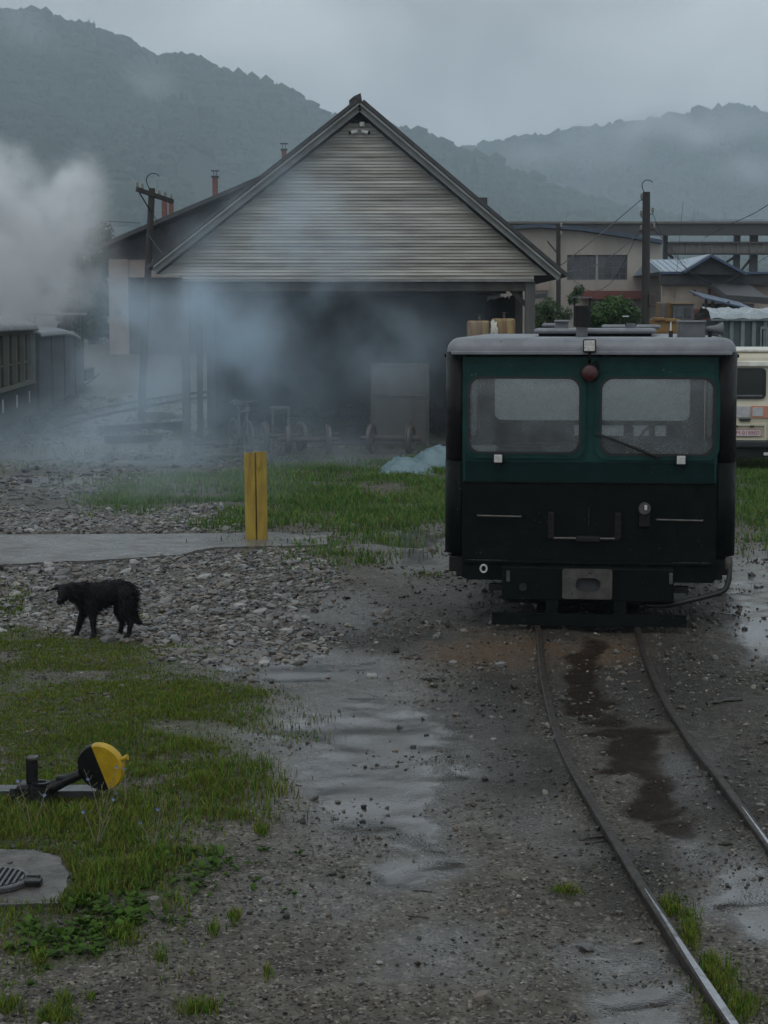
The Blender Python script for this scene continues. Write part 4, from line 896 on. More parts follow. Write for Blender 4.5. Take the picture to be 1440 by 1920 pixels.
def wheelset(px, py, y, half, yaw, lab):
    g = P(px, py, y); z = gz(g.x, y); r_ = .27; t = empty('wheelset', (g.x, y, z), yaw, lab, 'wheelset', 'spare wheelsets before the shed')
    for s in (-1, 1):
        w = MB().lathe([(.05, -.06), (.09, -.06), (.09, -.03), (.20, -.015), (.22, -.04), (r_, -.045), (r_ + .03, -.04), (r_ + .03, -.015), (r_, .0), (r_ - .01, .06), (.21, .06), (.20, .02), (.09, .035), (.05, .07)] if s > 0 else [(.05, -.07), (.09, -.035), (.20, -.02), (.21, -.06), (r_ - .01, -.06), (r_, 0), (r_ + .03, .015), (r_ + .03, .04), (r_, .045), (.22, .04), (.20, .015), (.09, .03), (.09, .06), (.05, .06)], (s * half, 0, r_ + .03), 'X', 26).build('wheel', 'rusty_iron', t, smooth=True, local=True)
        MB().lathe([(r_ + .002, -.03), (r_ + .004, .03)], (s * (half + .012), 0, r_ + .03), 'X', 26).build('tread', 'bright_rim', w, local=True, smooth=True)
    MB().tube([(-half - .22, 0, r_ + .03), (-half, 0, r_ + .03), (half, 0, r_ + .03), (half + .22, 0, r_ + .03)], [.04, .055, .055, .04], 12).build('axle', 'rusty_iron', t, local=True)
wheelset(530, 838, 37.6, .38, .35, 'rusty wheelset nearest the bicycle in front of the shed'); wheelset(578, 840, 37.0, .38, .1, 'rusty wheelset in the middle of the three before the shed'); wheelset(733, 836, 37.2, .38, -.25, 'rusty wheelset before the grey leaning sheet')
a = P(695, 800, 38.4); b = P(805, 683, 38.4)
lt = empty('leaning_sheet', ((a.x + b.x) / 2, 38.4, 0), 0, 'tall grey sheet panel leaning inside the shed mouth', 'panel')
MB().b2((a.x, 38.4, .1), (b.x, 38.43, b.z)).build('sheet', 'grey_sheet', lt)
for z in (.12, 1.05, b.z - .03): MB().b2((a.x, 38.38, z), (b.x, 38.398, z + .05)).build('batten', 'old_timber', lt)
for x in (a.x + .02, b.x - .07): MB().b2((x, 38.375, .05), (x + .05, 38.395, b.z)).build('stile', 'old_timber', lt)
c = P(527, 830, 38.3); wt = empty('work_stool', (c.x, 38.3, 0), 0, 'small dark stool behind the wheelsets', 'stool')
zt_ = P(0, 762, 38.3).z; MB().b2((c.x - .2, 38.15, zt_ - .05), (c.x + .16, 38.5, zt_)).build('top', 'old_timber', wt)
for sx in (-.18, .13):
    for sy in (38.17, 38.45): MB().b2((c.x + sx, sy, 0), (c.x + sx + .04, sy + .04, zt_ - .05)).build('leg', 'old_timber', wt)
# bicycle
mat('bike_paint', (.10, .11, .12), .4, scale=9); mat('chrome', (.16, .165, .17), .25, scale=10, metal=.9); mat('tyre', (.10, .10, .10), .7, scale=9)
g = P(452, 842, 36.8); bk = empty('bicycle', (g.x, 36.8, gz(g.x, 36.8)), R(-70), 'old upright bicycle parked at the left of the shed opening', 'bicycle')
def ring(c, r_, t, seg=28): return MB().tube([(c[0] + r_ * math.cos(q), c[1], c[2] + r_ * math.sin(q)) for q in [2 * math.pi * k / seg for k in range(seg + 1)]], t, 6, cap=False)
for x in (-.52, .52):
    w = ring((x, 0, .34), .325, .017).build('wheel', 'tyre', bk, local=True, smooth='all'); ring((x, 0, .34), .30, .010).build('rim', 'chrome', w, local=True, smooth='all')
    mb = MB()
    for k in range(12): q = k * math.pi / 6; mb.tube([(x, 0, .34), (x + .3 * math.cos(q), 0, .34 + .3 * math.sin(q))], .002, 4)
    mb.build('spokes', 'chrome', w, local=True)
mb = MB()
for p, q in (((.52, 0, .34), (.42, 0, .85)), ((.43, 0, .80), (-.05, 0, .30)), ((.42, 0, .86), (-.14, 0, .80)), ((-.05, 0, .30), (-.17, 0, .92)), ((-.52, 0, .34), (-.05, 0, .30)), ((-.52, 0, .34), (-.15, 0, .80))): mb.tube([p, q], .016, 8)
mb.build('frame', 'bike_paint', bk, local=True)
MB().tube([(.28, -.28, 1.0), (.38, -.22, 1.06), (.40, 0, 1.02), (.38, .22, 1.06), (.28, .28, 1.0)], .012, 8).build('handlebar', 'chrome', bk, local=True); MB().tube([(.42, 0, .85), (.40, 0, 1.03)], .013, 8).build('stem', 'chrome', bk, local=True)
MB().rbox((-.18, 0, .96), (.26, .15, .06), .025).build('saddle', 'rubber', bk, local=True)
MB().tube([(-.05, -.08, .22), (-.05, -.06, .30), (-.05, .06, .30), (-.05, .08, .38)], .009, 6).build('crank', 'chrome', bk, local=True); MB().lathe([(.05, -.02), (.06, .03)], (.50, -.02, .88), 'X', 12).build('headlamp', 'chrome', bk, local=True)

# ------------------------------------------------------------------ long plastered building behind the shed
mat('peach_plaster', (.30, .245, .21), .85, scale=1.5, col2=(.22, .175, .15), bump=.15); mat('dark_board', (.040, .042, .046), .8, scale=3, bump=.2); mat('red_brick', (.20, .075, .060), .8, scale=9, col2=(.14, .055, .048), bump=.3)
YB = 84.0; zg = float(base_rise(np.array(0.), np.array(YB)))
LB = empty('workshop_building', (P(590, 600, YB).x, YB, zg), 0, 'long workshop building with dark low pitched roof behind the shed at left', 'building')
el = P(193, 466, YB); rd = P(592, 296, YB); er = Vector((2 * rd.x - el.x, YB, el.z)); wz = P(0, 486, YB).z; xL = P(205, 600, YB).x
MB().plate([(xL, wz), (2 * rd.x - xL, wz), (er.x - .3, er.z), (rd.x, rd.z - .2), (el.x + .3, el.z)], [], YB + .05, YB + .2).build('gable_wall', 'dark_board', LB)
for e in (el, er):
    d = (e - rd).normalized(); nrm = Vector((-d.z, 0, d.x)); nrm = nrm if nrm.z > 0 else -nrm; a0 = rd + Vector((0, -.6, 0)); b0 = e + Vector((0, -.6, 0)); up = nrm * .18; bkv = Vector((0, 25, 0)); q = [a0, b0, b0 + up, a0 + up]
    MB().raw(q + [p + bkv for p in q], [(0, 1, 2, 3), (7, 6, 5, 4), (0, 4, 5, 1), (3, 2, 6, 7), (1, 5, 6, 2), (0, 3, 7, 4)]).build('roof_slope', 'dark_roof', LB)
xp = P(241, 600, YB).x; xw = P(346, 600, YB).x
MB().b2((xL, YB, zg - .2), (xp, YB + .5, wz)).build('pillar', 'peach_plaster', LB)
MB().b2((xp, YB + .35, zg - .2), (2 * rd.x - xL, YB + .6, wz - .02)).build('front_wall', 'soot_wall', LB); MB().b2((xp + .002, YB + .1, P(0, 520, YB).z), (xw + 6, YB + .348, wz - .01)).build('plaster_band', 'peach_plaster', LB)
MB().b2((xL + .1, YB + .5, zg - .2), (xL + .3, YB + 25, wz)).build('side_wall', 'peach_plaster', LB)
MB().b2((P(216, 580, YB).x, YB - .12, P(0, 590, YB).z), (P(228, 580, YB).x, YB - .002, P(0, 580, YB).z)).build('wall_box', 'grey_metal', LB)
def flue(px0, px1, top, bot, m, cap=True):
    y = YB + 5; a = P(px0, top, y); b = P(px1, bot, y); f = MB().b2((a.x, y, b.z - 2), (b.x, y + (b.x - a.x), a.z)).build('chimney', m, LB)
    if cap:
        MB().b2((a.x - .04, y - .04, a.z), (b.x + .04, y + .04 + (b.x - a.x), a.z + .08)).build('chimney_cap', 'dark_board', f)
        c = (a.x + b.x) / 2
        for s in (-1, 1): MB().box((c + s * .07, y + .1, a.z + .18), (.02, .02, .22)).build('cowl_leg', 'dark_board', f)
        MB().box((c, y + .1, a.z + .31), (.34, .3, .03)).build('cowl', 'dark_board', f)
flue(398, 408, 333, 378, 'red_brick'); flue(528, 537, 282, 318, 'red_brick'); flue(303, 313, 377, 420, 'red_brick', False); flue(316, 325, 375, 415, 'red_brick', False); flue(240, 261, 434, 446, 'dark_board', False)

# ------------------------------------------------------------------ poles and wires
mat('pole_wood', (.042, .036, .032), .8, scale=6, col2=(.028, .025, .024), streak=(1, 1, .15), bump=.4, bscale=30); mat('porcelain', (.24, .225, .20), .25, scale=9); mat('wire', (.02, .02, .022), .6, scale=9)
def pole(px, py_top, py_foot_Y, w, lab, lean=0.0):
    y = py_foot_Y; t = P(px, py_top, y); z0 = float(base_rise(np.array(0.), np.array(y))); b = P(px - lean, 780, y)
    o = empty('utility_pole', (b.x, y, z0), 0, lab, 'pole'); r_ = w / 2 * y / F
    MB().tube([(b.x, y, z0 - .1), ((b.x * .5 + t.x * .5), y, (z0 + t.z) / 2), tuple(t)], [r_ * 1.25, r_ * 1.1, r_], 10).build('post', 'pole_wood', o, smooth=True); return o, t, r_, y
def hook(o, t, y, s=1.0):
    pts = [t + Vector((.0, 0, -.1)), t + Vector((-.10, 0, .08)) * s, t + Vector((-.11, 0, .22)) * s, t + Vector((-.02, 0, .31)) * s, t + Vector((.10, 0, .30)) * s, t + Vector((.16, 0, .25)) * s]
    MB().tube(smooth_path(pts, 4), .012, 6).build('top_hook', 'black_iron', o)
def insul(o, p, s=1.0): MB().lathe([(.018, 0), (.038, .02), (.038, .05), (.024, .06), (.034, .08), (.03, .11), (.012, .13)], p, 'Z', 10).build('insulator', 'porcelain', o, smooth=True)
lp, t, r_, y = pole(285, 353, 50.0, 12, 'dark pole with insulators on a crossarm standing in the smoke at left', lean=21)
hook(lp, t, y, 1.2)
a = P(259, 356, y); b = P(322, 377, y); d = Vector((0, -.3, 0))
for q in ((a, b),): ca = MB().bar(q[0] + d, q[1] - d + Vector((0, 0, 0)), .09, .11).build('crossarm', 'pole_wood', lp)
for k in (0.02, .16, .62, .78, .95): insul(lp, a.lerp(b, k) + Vector((0, -.3 + .6 * k, .06)))
MB().bar(P(284, 398, y) + Vector((0, -.1, 0)), P(262, 360, y) + Vector((0, -.2, 0)), .03, .03).build('strut', 'black_iron', lp)
rp, t2_, r2, y2 = pole(1212, 360, 52.0, 14, 'thick dark pole with a curled hook on top beside the factory', lean=3)
hook(rp, t2_, y2)
for (px, py) in ((1203, 372), (1202, 404), (1224, 398), (1226, 428), (1202, 432)):
    p = P(px, py, y2); MB().tube([P(1212, py + 5, y2), p + Vector((0, 0, -.04)), p], .014, 6).build('insulator_arm', 'black_iron', rp); insul(rp, p, 1)
MB().rbox(P(1222, 563, y2 - .1), (.15, .16, .32), .01).build('switch_box', 'rusty_iron', rp)
tp, t3_, r3, y3 = pole(1047, 421, 58.0, 8, 'thin dark pole standing close by the right eave of the shed')
for py in (426, 442): insul(tp, P(1052, py, y3 - .1))
MB().bar(P(1026, 452, y3), P(1046, 476, y3), .04, .04).build('strut', 'pole_wood', tp)
def wire(pts, r_, lab, depth):
    w = [P(px, py, d) for (px, py), d in zip(pts, depth)]
    tag(MB().tube(smooth_path(w, 6), r_, 5).build('overhead_wire', 'wire'), lab, 'wire', 'overhead wires')
wire([(1204, 373), (1160, 410), (1110, 452), (1052, 497)], .012, 'upper wire from the thick pole down to the shed eave', [52, 48, 44, 40]); wire([(1203, 432), (1160, 470), (1110, 500), (1052, 513)], .012, 'lower sagging wire from the thick pole to the shed eave', [52, 48, 44, 40])
wire([(1200, 437), (1195, 440), (1150, 525), (1105, 545), (1058, 508)], .007, 'thin slack wire hanging before the factory window', [52, 52, 55, 57, 58])
wire([(1226, 430), (1262, 470), (1295, 512), (1345, 535), (1440, 480)], .008, 'bright slack wire sagging before the blue roofed house', [52, 54, 58, 60, 62]); wire([(1224, 400), (1250, 460), (1290, 505), (1330, 530)], .007, 'slack wire beside the thick pole running to the blue roofed house', [52, 54, 58, 60])
wire([(1440, 384), (1410, 402), (1370, 420), (1322, 445)], .012, 'wire entering from the right edge above the gantry', [60, 62, 66, 70]); wire([(1281, 378), (1276, 430), (1270, 500), (1262, 590)], .006, 'thin upright aerial wire left of the blue roofed house', [60, 60, 60, 60])
wire([(281, 380), (296, 420), (315, 445), (327, 462)], .008, 'thin wire dropping from the left pole to the dark roof', [50, 52, 55, 60]); wire([(-30, 400), (90, 408), (170, 413), (262, 418)], .010, 'faint wire crossing the hillside left of the pole', [70, 66, 62, 58]); wire([(278, 440), (300, 470), (308, 478)], .008, 'short wire between left pole and shed rake', [50, 46, 42])

# ------------------------------------------------------------------ factory, gantry, house at right
mat('beige_plaster', (.36, .33, .29), .85, scale=.8, col2=(.26, .235, .21), streak=(1, 1, .35), bump=.15); mat('blue_trim', (.045, .065, .10), .5, scale=5); mat('window_bar', (.085, .09, .10), .6, scale=5); mat('old_pane', (.030, .036, .042), .15, scale=2, col2=(.06, .068, .075), perobj=.4)
mat('gantry_steel', (.045, .050, .055), .65, scale=4, col2=(.065, .062, .06)); mat('gantry_pale', (.17, .165, .15), .7, scale=3, col2=(.12, .11, .10)); mat('blue_sheet', (.25, .31, .37), .4, scale=3, col2=(.29, .36, .43), rvar=.1); mat('deep_blue_sheet', (.050, .085, .15), .4, scale=4); mat('red_paint', (.17, .045, .035), .6, scale=4, col2=(.11, .035, .03)); mat('stained_plaster', (.42, .36, .30), .85, scale=.9, col2=(.27, .22, .185), bump=.15, contrast=(.4, .6))
YF = 82.0; zf = float(base_rise(np.array(0.), np.array(YF)))
FB = empty('factory_building', (P(1100, 600, YF).x, YF, zf), 0, 'beige plastered factory hall with a large many paned window', 'building')
wx0, wx1, wz0, wz1 = P(1063, 525, YF).x, P(1176, 525, YF).x, P(0, 525, YF).z, P(0, 478, YF).z
top = [P(940, 433, YF), P(1010, 428, YF), P(1090, 434, YF), P(1170, 446, YF), P(1241, 458, YF)]
out = [(P(940, 500, YF).x, zf - .2), (P(1241, 500, YF).x, zf - .2)] + [(p.x, p.z) for p in reversed(top)]
MB().plate(out, [[(wx0, wz0), (wx1, wz0), (wx1, wz1), (wx0, wz1)]], YF, YF + .3).build('front_wall', 'beige_plaster', FB)
MB().b2((P(1241, 500, YF).x - .3, YF + .3, zf - .2), (P(1241, 500, YF).x, YF + 18, P(0, 462, YF).z)).build('side_wall', 'beige_plaster', FB)
mb = MB(); n = len(top); q = [p + Vector((0, -.4, .02)) for p in top] + [p + Vector((0, -.4, .17)) for p in top]; q += [p + Vector((0, 18, 0)) for p in q]
f = [(i, i + 1, n + i + 1, n + i) for i in range(n - 1)] + [(n + i, n + i + 1, 3 * n + i + 1, 3 * n + i) for i in range(n - 1)] + [(i, 2 * n + i, 2 * n + i + 1, i + 1) for i in range(n - 1)] + [(n - 1, 3 * n - 1, 4 * n - 1, 2 * n - 1), (0, n, 3 * n, 2 * n)]
mb.raw(q, f).build('roof', 'blue_trim', FB)
for (a, b) in ((1063, 1117.5), (1121.5, 1176)):
    xa, xb = P(a, 500, YF).x, P(b, 500, YF).x; wn = MB().plate([(xa, wz0), (xb, wz0), (xb, wz1), (xa, wz1)], [[(xa + .05, wz0 + .05), (xb - .05, wz0 + .05), (xb - .05, wz1 - .05), (xa + .05, wz1 - .05)]], YF + .10, YF + .18).build('window', 'window_bar', FB)
    for k in range(1, 4): x = xa + (xb - xa) * k / 4; MB().b2((x - .016, YF + .11, wz0 + .05), (x + .016, YF + .15, wz1 - .05)).build('glazing_bar', 'window_bar', wn); z = wz0 + (wz1 - wz0) * k / 4; MB().b2((xa + .05, YF + .112, z - .016), (xb - .05, YF + .152, z + .016)).build('glazing_bar', 'window_bar', wn)
    for i in range(4):
        for k in range(4):
            x = xa + (xb - xa) * (i + .5) / 4; z = wz0 + (wz1 - wz0) * (k + .5) / 4; MB().box((x, YF + .135 + random.uniform(-.002, .002), z), ((xb - xa) / 4 - .03, .006, (wz1 - wz0) / 4 - .03)).build('pane', 'old_pane', wn)
MB().b2((P(1117.5, 500, YF).x, YF + .05, wz0), (P(1121.5, 500, YF).x, YF + .2, wz1)).build('mullion', 'beige_plaster', FB)
MB().b2((P(1088, 545, YF).x, YF - 1.3, P(0, 561, YF).z), (P(1206, 545, YF).x, YF - .003, P(0, 546, YF).z)).build('awning', 'red_paint', FB)
MB().b2((P(1004, 520, YF).x, YF - .6, P(0, 545, YF).z), (P(1028, 520, YF).x, YF - .004, P(0, 522, YF).z)).build('wall_panel', 'stained_plaster', FB); MB().raw([tuple(P(1000, 552, YF - 4)), tuple(P(1024, 549, YF - 4)), tuple(P(1026, 558, YF - 4)), tuple(P(1000, 561, YF - 4))] + [tuple(P(1000, 547, YF - 1)), tuple(P(1027, 545, YF - 1)), tuple(P(1026, 552, YF - 1)), tuple(P(1000, 552, YF - 1))], [(0, 1, 2, 3), (7, 6, 5, 4), (0, 4, 5, 1), (1, 5, 6, 2), (2, 6, 7, 3), (3, 7, 4, 0)]).build('porch_roof', 'dark_roof', FB)
YG = 112.0; zgn = float(base_rise(np.array(0.), np.array(YG)))
GA = empty('crane_gantry', (P(1400, 600, YG).x, YG, zgn), 0, 'long dark steel crane gantry running across behind the factory', 'gantry')
def gbox(x0, x1, y0, y1, m, name, dy=0, dep=.5): a = P(x0, y0, YG + dy); b = P(x1, y1, YG + dy); return MB().b2((a.x, YG + dy, b.z), (b.x, YG + dy + dep, a.z)).build(name, m, GA)
gbox(945, 1700, 419, 441, 'gantry_steel', 'top_girder'); gbox(945, 1700, 415, 419, 'gantry_pale', 'girder_flange', -.15, .8)
gbox(1255, 1700, 457, 474, 'gantry_pale', 'lower_girder', .3); gbox(1255, 1700, 453, 456.5, 'gantry_steel', 'lower_flange', .1, .9); gbox(1255, 1700, 474.5, 477, 'gantry_steel', 'lower_flange', .1, .9)
for x in range(1262, 1700, 24): gbox(x, x + 3, 457, 474.4, 'gantry_pale', 'stiffener', .2, .09)
for a, b in ((1377, 1388), (1407, 1421), (1244, 1252), (1560, 1572)):
    p = P(a, 440, YG + 1); q = P(b, 440, YG + 1); MB().b2((p.x, YG + .9, zgn - .3), (q.x, YG + 1.3, p.z)).build('column', 'gantry_steel', GA)
for (a, b) in (((1388, 510), (1407, 486)), ((1350, 500), (1377, 482)), ((1244, 470), (1262, 484))): MB().bar(P(*a, YG + 1.1), P(*b, YG + 1.1), .14, .14).build('brace', 'gantry_steel', GA)
gbox(1300, 1440, 411, 415, 'blue_sheet', 'walkway_sheet', 1, 2)
YH = 74.0; zh = float(base_rise(np.array(0.), np.array(YH)))
HB = empty('workshop_house', (P(1350, 600, YH).x, YH, zh), 0, 'low stained plaster house with pale blue metal roof and dark front gable', 'building')
hx0, hx1 = P(1241, 560, YH).x, P(1720, 560, YH).x; ze = P(0, 534, YH).z; ze2 = P(0, 512, YH).z
MB().b2((hx0, YH, zh - .2), (hx1, YH + .3, ze)).build('front_wall', 'stained_plaster', HB); MB().b2((hx0 - .1, YH - .35, ze), (hx1, YH + .2, ze2 - .04)).build('eaves_board', 'dark_board', HB)
MB().b2((hx0 - .1, YH - .45, ze2 - .04), (hx1, YH + .1, ze2 + .04)).build('gutter', 'deep_blue_sheet', HB)
g0, g1, g2 = P(1280, 513, YH - .7), P(1331, 482, YH - .7), P(1398, 517, YH - .7)
MB().raw([g0, g1, g2, g0 + Vector((0, .2, 0)), g1 + Vector((0, .2, 0)), g2 + Vector((0, .2, 0))], [(0, 1, 2), (5, 4, 3), (0, 3, 4, 1), (1, 4, 5, 2), (0, 2, 5, 3)]).build('front_gable', 'dark_board', HB)
for a, b in ((g1, g0), (g1, g2)):
    MB().bar(a + Vector((0, -.15, .05)), b + Vector((0, -.15, .05)), .3, .09).build('gable_trim', 'deep_blue_sheet', HB)
    up = Vector((0, 0, .12)); q = [a + up, b + up, b + up * .6, a + up * .6]; MB().raw([p + Vector((0, .1, 0)) for p in q] + [p + Vector((0, 6, 0)) for p in q], [(0, 1, 2, 3), (7, 6, 5, 4), (0, 4, 5, 1), (3, 2, 6, 7), (1, 5, 6, 2), (0, 3, 7, 4)]).build('gable_roof', 'blue_sheet', HB)
hxr = P(1338, 500, YH).x
MB().raw([(hx0 - .1, YH - .4, ze2 + .05), (hxr, YH - .4, ze2 + .05), (hxr, YH + 3.5, ze2 + .62), (hx0 - .1, YH + 3.5, ze2 + .62)] + [(hx0 - .1, YH + 8, ze2 + .05), (hxr, YH + 8, ze2 + .05)], [(0, 1, 2, 3), (3, 2, 5, 4), (0, 3, 4), (1, 5, 2), (0, 4, 5, 1)]).build('roof', 'blue_sheet', HB)
for k in range(8): x = hx0 + k * .25; MB().bar((x, YH - .38, ze2 + .07), (x, YH + 3.48, ze2 + .635), .03, .03).build('roof_seam', 'blue_sheet', HB)
for px, py, w in ((1302, 549, 5), (1330, 547, 5), (1368, 552, 4), (1400, 552, 5)): a = P(px, py, YH); MB().box((a.x, YH - .02, a.z), (w * YH / F, .06, .22)).build('wall_hole', 'red_brick', HB)
# lean-to with blue sheet
YL = 66.0; zl = float(base_rise(np.array(0.), np.array(YL)))
LT = empty('lean_to', (P(1365, 600, YL).x, YL, zl), 0, 'open lean-to with sloping dark blue sheet roof', 'shed')
a, b = P(1318, 557, YL), P(1416, 580, YL)
MB().raw([a, b, b + Vector((0, 3, .28)), a + Vector((0, 3, .28))] + [p + Vector((0, 0, -.06)) for p in (a, b, b + Vector((0, 3, .28)), a + Vector((0, 3, .28)))], [(0, 1, 2, 3), (7, 6, 5, 4), (0, 4, 5, 1), (1, 5, 6, 2), (2, 6, 7, 3), (3, 7, 4, 0)]).build('roof_sheet', 'deep_blue_sheet', LT)
for px in (1321, 1334, 1395): p = P(px, 590, YL + .3); MB().b2((p.x, YL + .3, zl - .1), (p.x + .1, YL + .4, P(0, 560 + max(0, px - 1318) * .2, YL).z)).build('post', 'old_timber', LT)
MB().bar(P(1340, 585, YL + .2), P(1368, 567, YL + .2), .12, .12).build('brace', 'rusty_iron', LT); MB().b2((P(1340, 575, YL).x, YL + 2.5, zl), (P(1440, 575, YL).x, YL + 2.7, P(0, 568, YL).z)).build('back_wall', 'dark_board', LT)
a, b = P(1362, 553, YL + 4), P(1450, 572, YL + 4)
pr = MB().raw([a, P(1440, 558, YL + 4), b, P(1360, 562, YL + 4)] + [p + Vector((0, 4, .6)) for p in (a, P(1440, 558, YL + 4), b, P(1360, 562, YL + 4))], [(0, 1, 2, 3), (7, 6, 5, 4), (0, 4, 5, 1), (1, 5, 6, 2), (2, 6, 7, 3), (3, 7, 4, 0)]).build('rear_roof', 'dark_roof', LT)
YC = 63.0; zc_ = float(base_rise(np.array(0.), np.array(YC)))
a, b = P(1302, 581, YC), P(1337, 581, YC); CN = empty('container', ((a.x + b.x) / 2, YC, zc_), 0, 'faded red corrugated container behind the railcar horn', 'container')
MB().b2((a.x, YC, zc_), (b.x, YC + 2.4, a.z)).build('body', 'red_paint', CN)
for k in range(8): x = a.x + (b.x - a.x) * (k + .5) / 8; MB().b2((x - .02, YC - .03, zc_ + .05), (x + .02, YC - .002, a.z - .05)).build('rib', 'red_paint', CN)
MB().b2((a.x - .02, YC - .04, a.z - .05), (b.x + .02, YC + 2.44, a.z + .03)).build('top_rail', 'red_paint', CN)
# loader
mat('machine_yellow', (.26, .165, .035), .5, scale=5, col2=(.22, .10, .03)); mat('machine_brown', (.20, .125, .04), .6, scale=5, col2=(.12, .08, .035))
YE = 58.0; ze_ = float(base_rise(np.array(0.), np.array(YE))); LD = empty('wheel_loader', (P(1270, 600, YE).x, YE, ze_), 0, 'yellow construction machine with dark glazed cab parked before the house', 'loader')
def ebox(x0, x1, y0, y1, m, name, dy=0, dep=1.0, par=None): a = P(x0, y0, YE + dy); b = P(x1, y1, YE + dy); return MB().rbox(((a.x + b.x) / 2, YE + dy + dep / 2, (a.z + b.z) / 2), (b.x - a.x, dep, a.z - b.z), .03).build(name, m, par or LD)
cabf = ebox(1262, 1301, 570, 612, 'window_bar', 'cab', 0, 1.2); ebox(1260, 1304, 568, 571, 'machine_brown', 'cab_roof', -.05, 1.3)
ebox(1267, 1280, 577, 596, 'old_pane', 'cab_window', -.012, .03, cabf); ebox(1283, 1295, 577, 596, 'old_pane', 'cab_window', -.012, .03, cabf)
ebox(1242, 1261, 566, 610, 'machine_brown', 'engine_hood', .2, 1.4); ebox(1240, 1249, 568, 600, 'window_bar', 'radiator', .1, .12); ebox(1228, 1275, 598, 625, 'machine_yellow', 'chassis', -.6, 2.2); ebox(1228, 1246, 595, 602, 'machine_yellow', 'fender', -.7, .6); ebox(1248, 1268, 597, 604, 'machine_yellow', 'fender', -.7, .6)
for px in (1235, 1295): p = P(px, 600, YE); MB().lathe([(.15, -.2), (.5, -.2), (.55, -.12), (.55, .12), (.5, .2), (.15, .2)], (p.x, YE + .2, ze_ + .55), 'X', 22).build('wheel', 'rubber', LD, smooth=True)

# ------------------------------------------------------------------ cream off-roader seen from behind
mat('cream_paint', (.60, .56, .44), .40, scale=3, col2=(.52, .48, .37), rvar=.1); mat('white_top', (.68, .67, .60), .4, scale=4); mat('plate_white', (.66, .62, .64), .5, scale=9); mat('plate_red', (.30, .03, .05), .5, scale=9); mat('orange_lens', (.55, .19, .10), .35, scale=9, col2=(.50, .25, .18)); mat('pale_lens', (.42, .42, .44), .35, scale=9)
mat('plastic_black', (.014, .015, .017), .55, scale=9)
YV = 32.6; g = P(1404, 600, YV); VN = empty('off_road_car', (g.x, YV, 0), R(-3), 'cream boxy off-road car seen from behind at the right edge', 'car')
vx = lambda px: (px - 1404) * YV / F
vz = lambda py: P(1404, py, YV).z
def vb(mb, name, m, par=None, smooth=False): return mb.build(name, m, par or VN, smooth=smooth, local=True)
prof = [(.0, vz(828)), (-.03, vz(770)), (.0, vz(752)), (.05, vz(668)), (.16, vz(657)), (3.0, vz(657)), (3.25, vz(672)), (3.75, vz(750)), (4.5, vz(765)), (4.6, vz(828))]
hw = .86
mb = MB(); n = len(prof)
for s, k in ((-1, 1.0), (1, 1.0)):
    for (yy, z) in prof: mb.v.append((s * hw * (1.0 if z < vz(750) else 1 - .07 * (z - vz(750)) / (vz(657) - vz(750))), yy, z))
mb.f = [(i, i + 1, n + i + 1, n + i) for i in range(n - 1)] + [tuple(range(n)), tuple(reversed(range(n, 2 * n))), (n - 1, 0, n, 2 * n - 1)]
body = vb(mb, 'body', 'cream_paint'); md = body.modifiers.new('bevel', 'BEVEL'); md.width = .05; md.segments = 3; md.limit_method = 'ANGLE'
vb(MB().rbox((0, 1.6, vz(657.5)), (hw * 1.88, 3.05, .05), .02), 'roof_panel', 'white_top')
vb(MB().rbox((0, -.0, vz(682)), (hw * 1.86, .06, .10), .02), 'upper_band', 'white_top')
wn = vb(MB().plate(rrect(vx(1362), vx(1438), vz(748), vz(690), .08), [rrect(vx(1366), vx(1434.5), vz(744), vz(694), .06)], -.03, .04), 'rear_window', 'rubber'); vb(MB().plate(rrect(vx(1365), vx(1435.5), vz(745), vz(693), .06), [], -.012, -.004), 'pane', 'dim_glass', wn); vb(MB().rbox((vx(1401), -.03, vz(742)), (.55, .02, .03), .006), 'wiper_rest', 'grey_metal', wn)
vb(MB().plate(rrect(vx(1366), vx(1409), vz(782), vz(762), .01), [], -.045, -.02), 'tailgate_patch', 'pale_lens')
for s in (0, 1):
    a = 1411 if s else 1330; t = vb(MB().plate(rrect(vx(a), vx(a + 40), vz(783), vz(761), .01), [], -.05, .01), 'tail_lamp', 'orange_lens'); vb(MB().rbox((vx(a + 12), -.052, vz(772)), (.18, .012, .15), .005), 'reverse_lens', 'pale_lens', t)
vb(MB().plate([(vx(1388), vz(784.5)), (vx(1411), vz(784.5)), (vx(1408), vz(790)), (vx(1391), vz(790))], [], -.06, -.02), 'tailgate_handle', 'plastic_black')
vb(MB().plate(rrect(vx(1350), vx(1440), vz(826), vz(794), .02), [rrect(vx(1356), vx(1436), vz(822), vz(798), .015)], -.05, -.01), 'plate_surround', 'cream_paint')
for px in (1383, 1413): vb(MB().rbox((vx(px), -.055, vz(799)), (.07, .04, .03), .008), 'plate_lamp', 'plastic_black')
pl = vb(MB().rbox((vx(1401), -.045, vz(811.5)), (.53, .012, .115), .004), 'number_plate', 'plate_red'); vb(MB().box((vx(1401), -.0525, vz(811.5)), (.51, .004, .098)), 'plate_field', 'plate_white', pl)
def text_mesh(txt, size, m, name, par, loc, rot, w=None):
    cu = bpy.data.curves.new(name, 'FONT'); cu.body = txt; cu.size = size; cu.align_x = 'CENTER'; cu.align_y = 'CENTER'; cu.extrude = .001
    t = bpy.data.objects.new(name, cu); COL.objects.link(t); dg = bpy.context.evaluated_depsgraph_get(); me = bpy.data.meshes.new_from_object(t.evaluated_get(dg)); bpy.data.objects.remove(t)
    me.materials.clear(); me.materials.append(MATS[m]); o = bpy.data.objects.new(name, me); COL.objects.link(o); o.parent = par; o.location = loc; o.rotation_euler = rot
    if w: xs = [v.co.x for v in me.vertices]; o.scale = (w / (max(xs) - min(xs)), 1, 1)
    return o
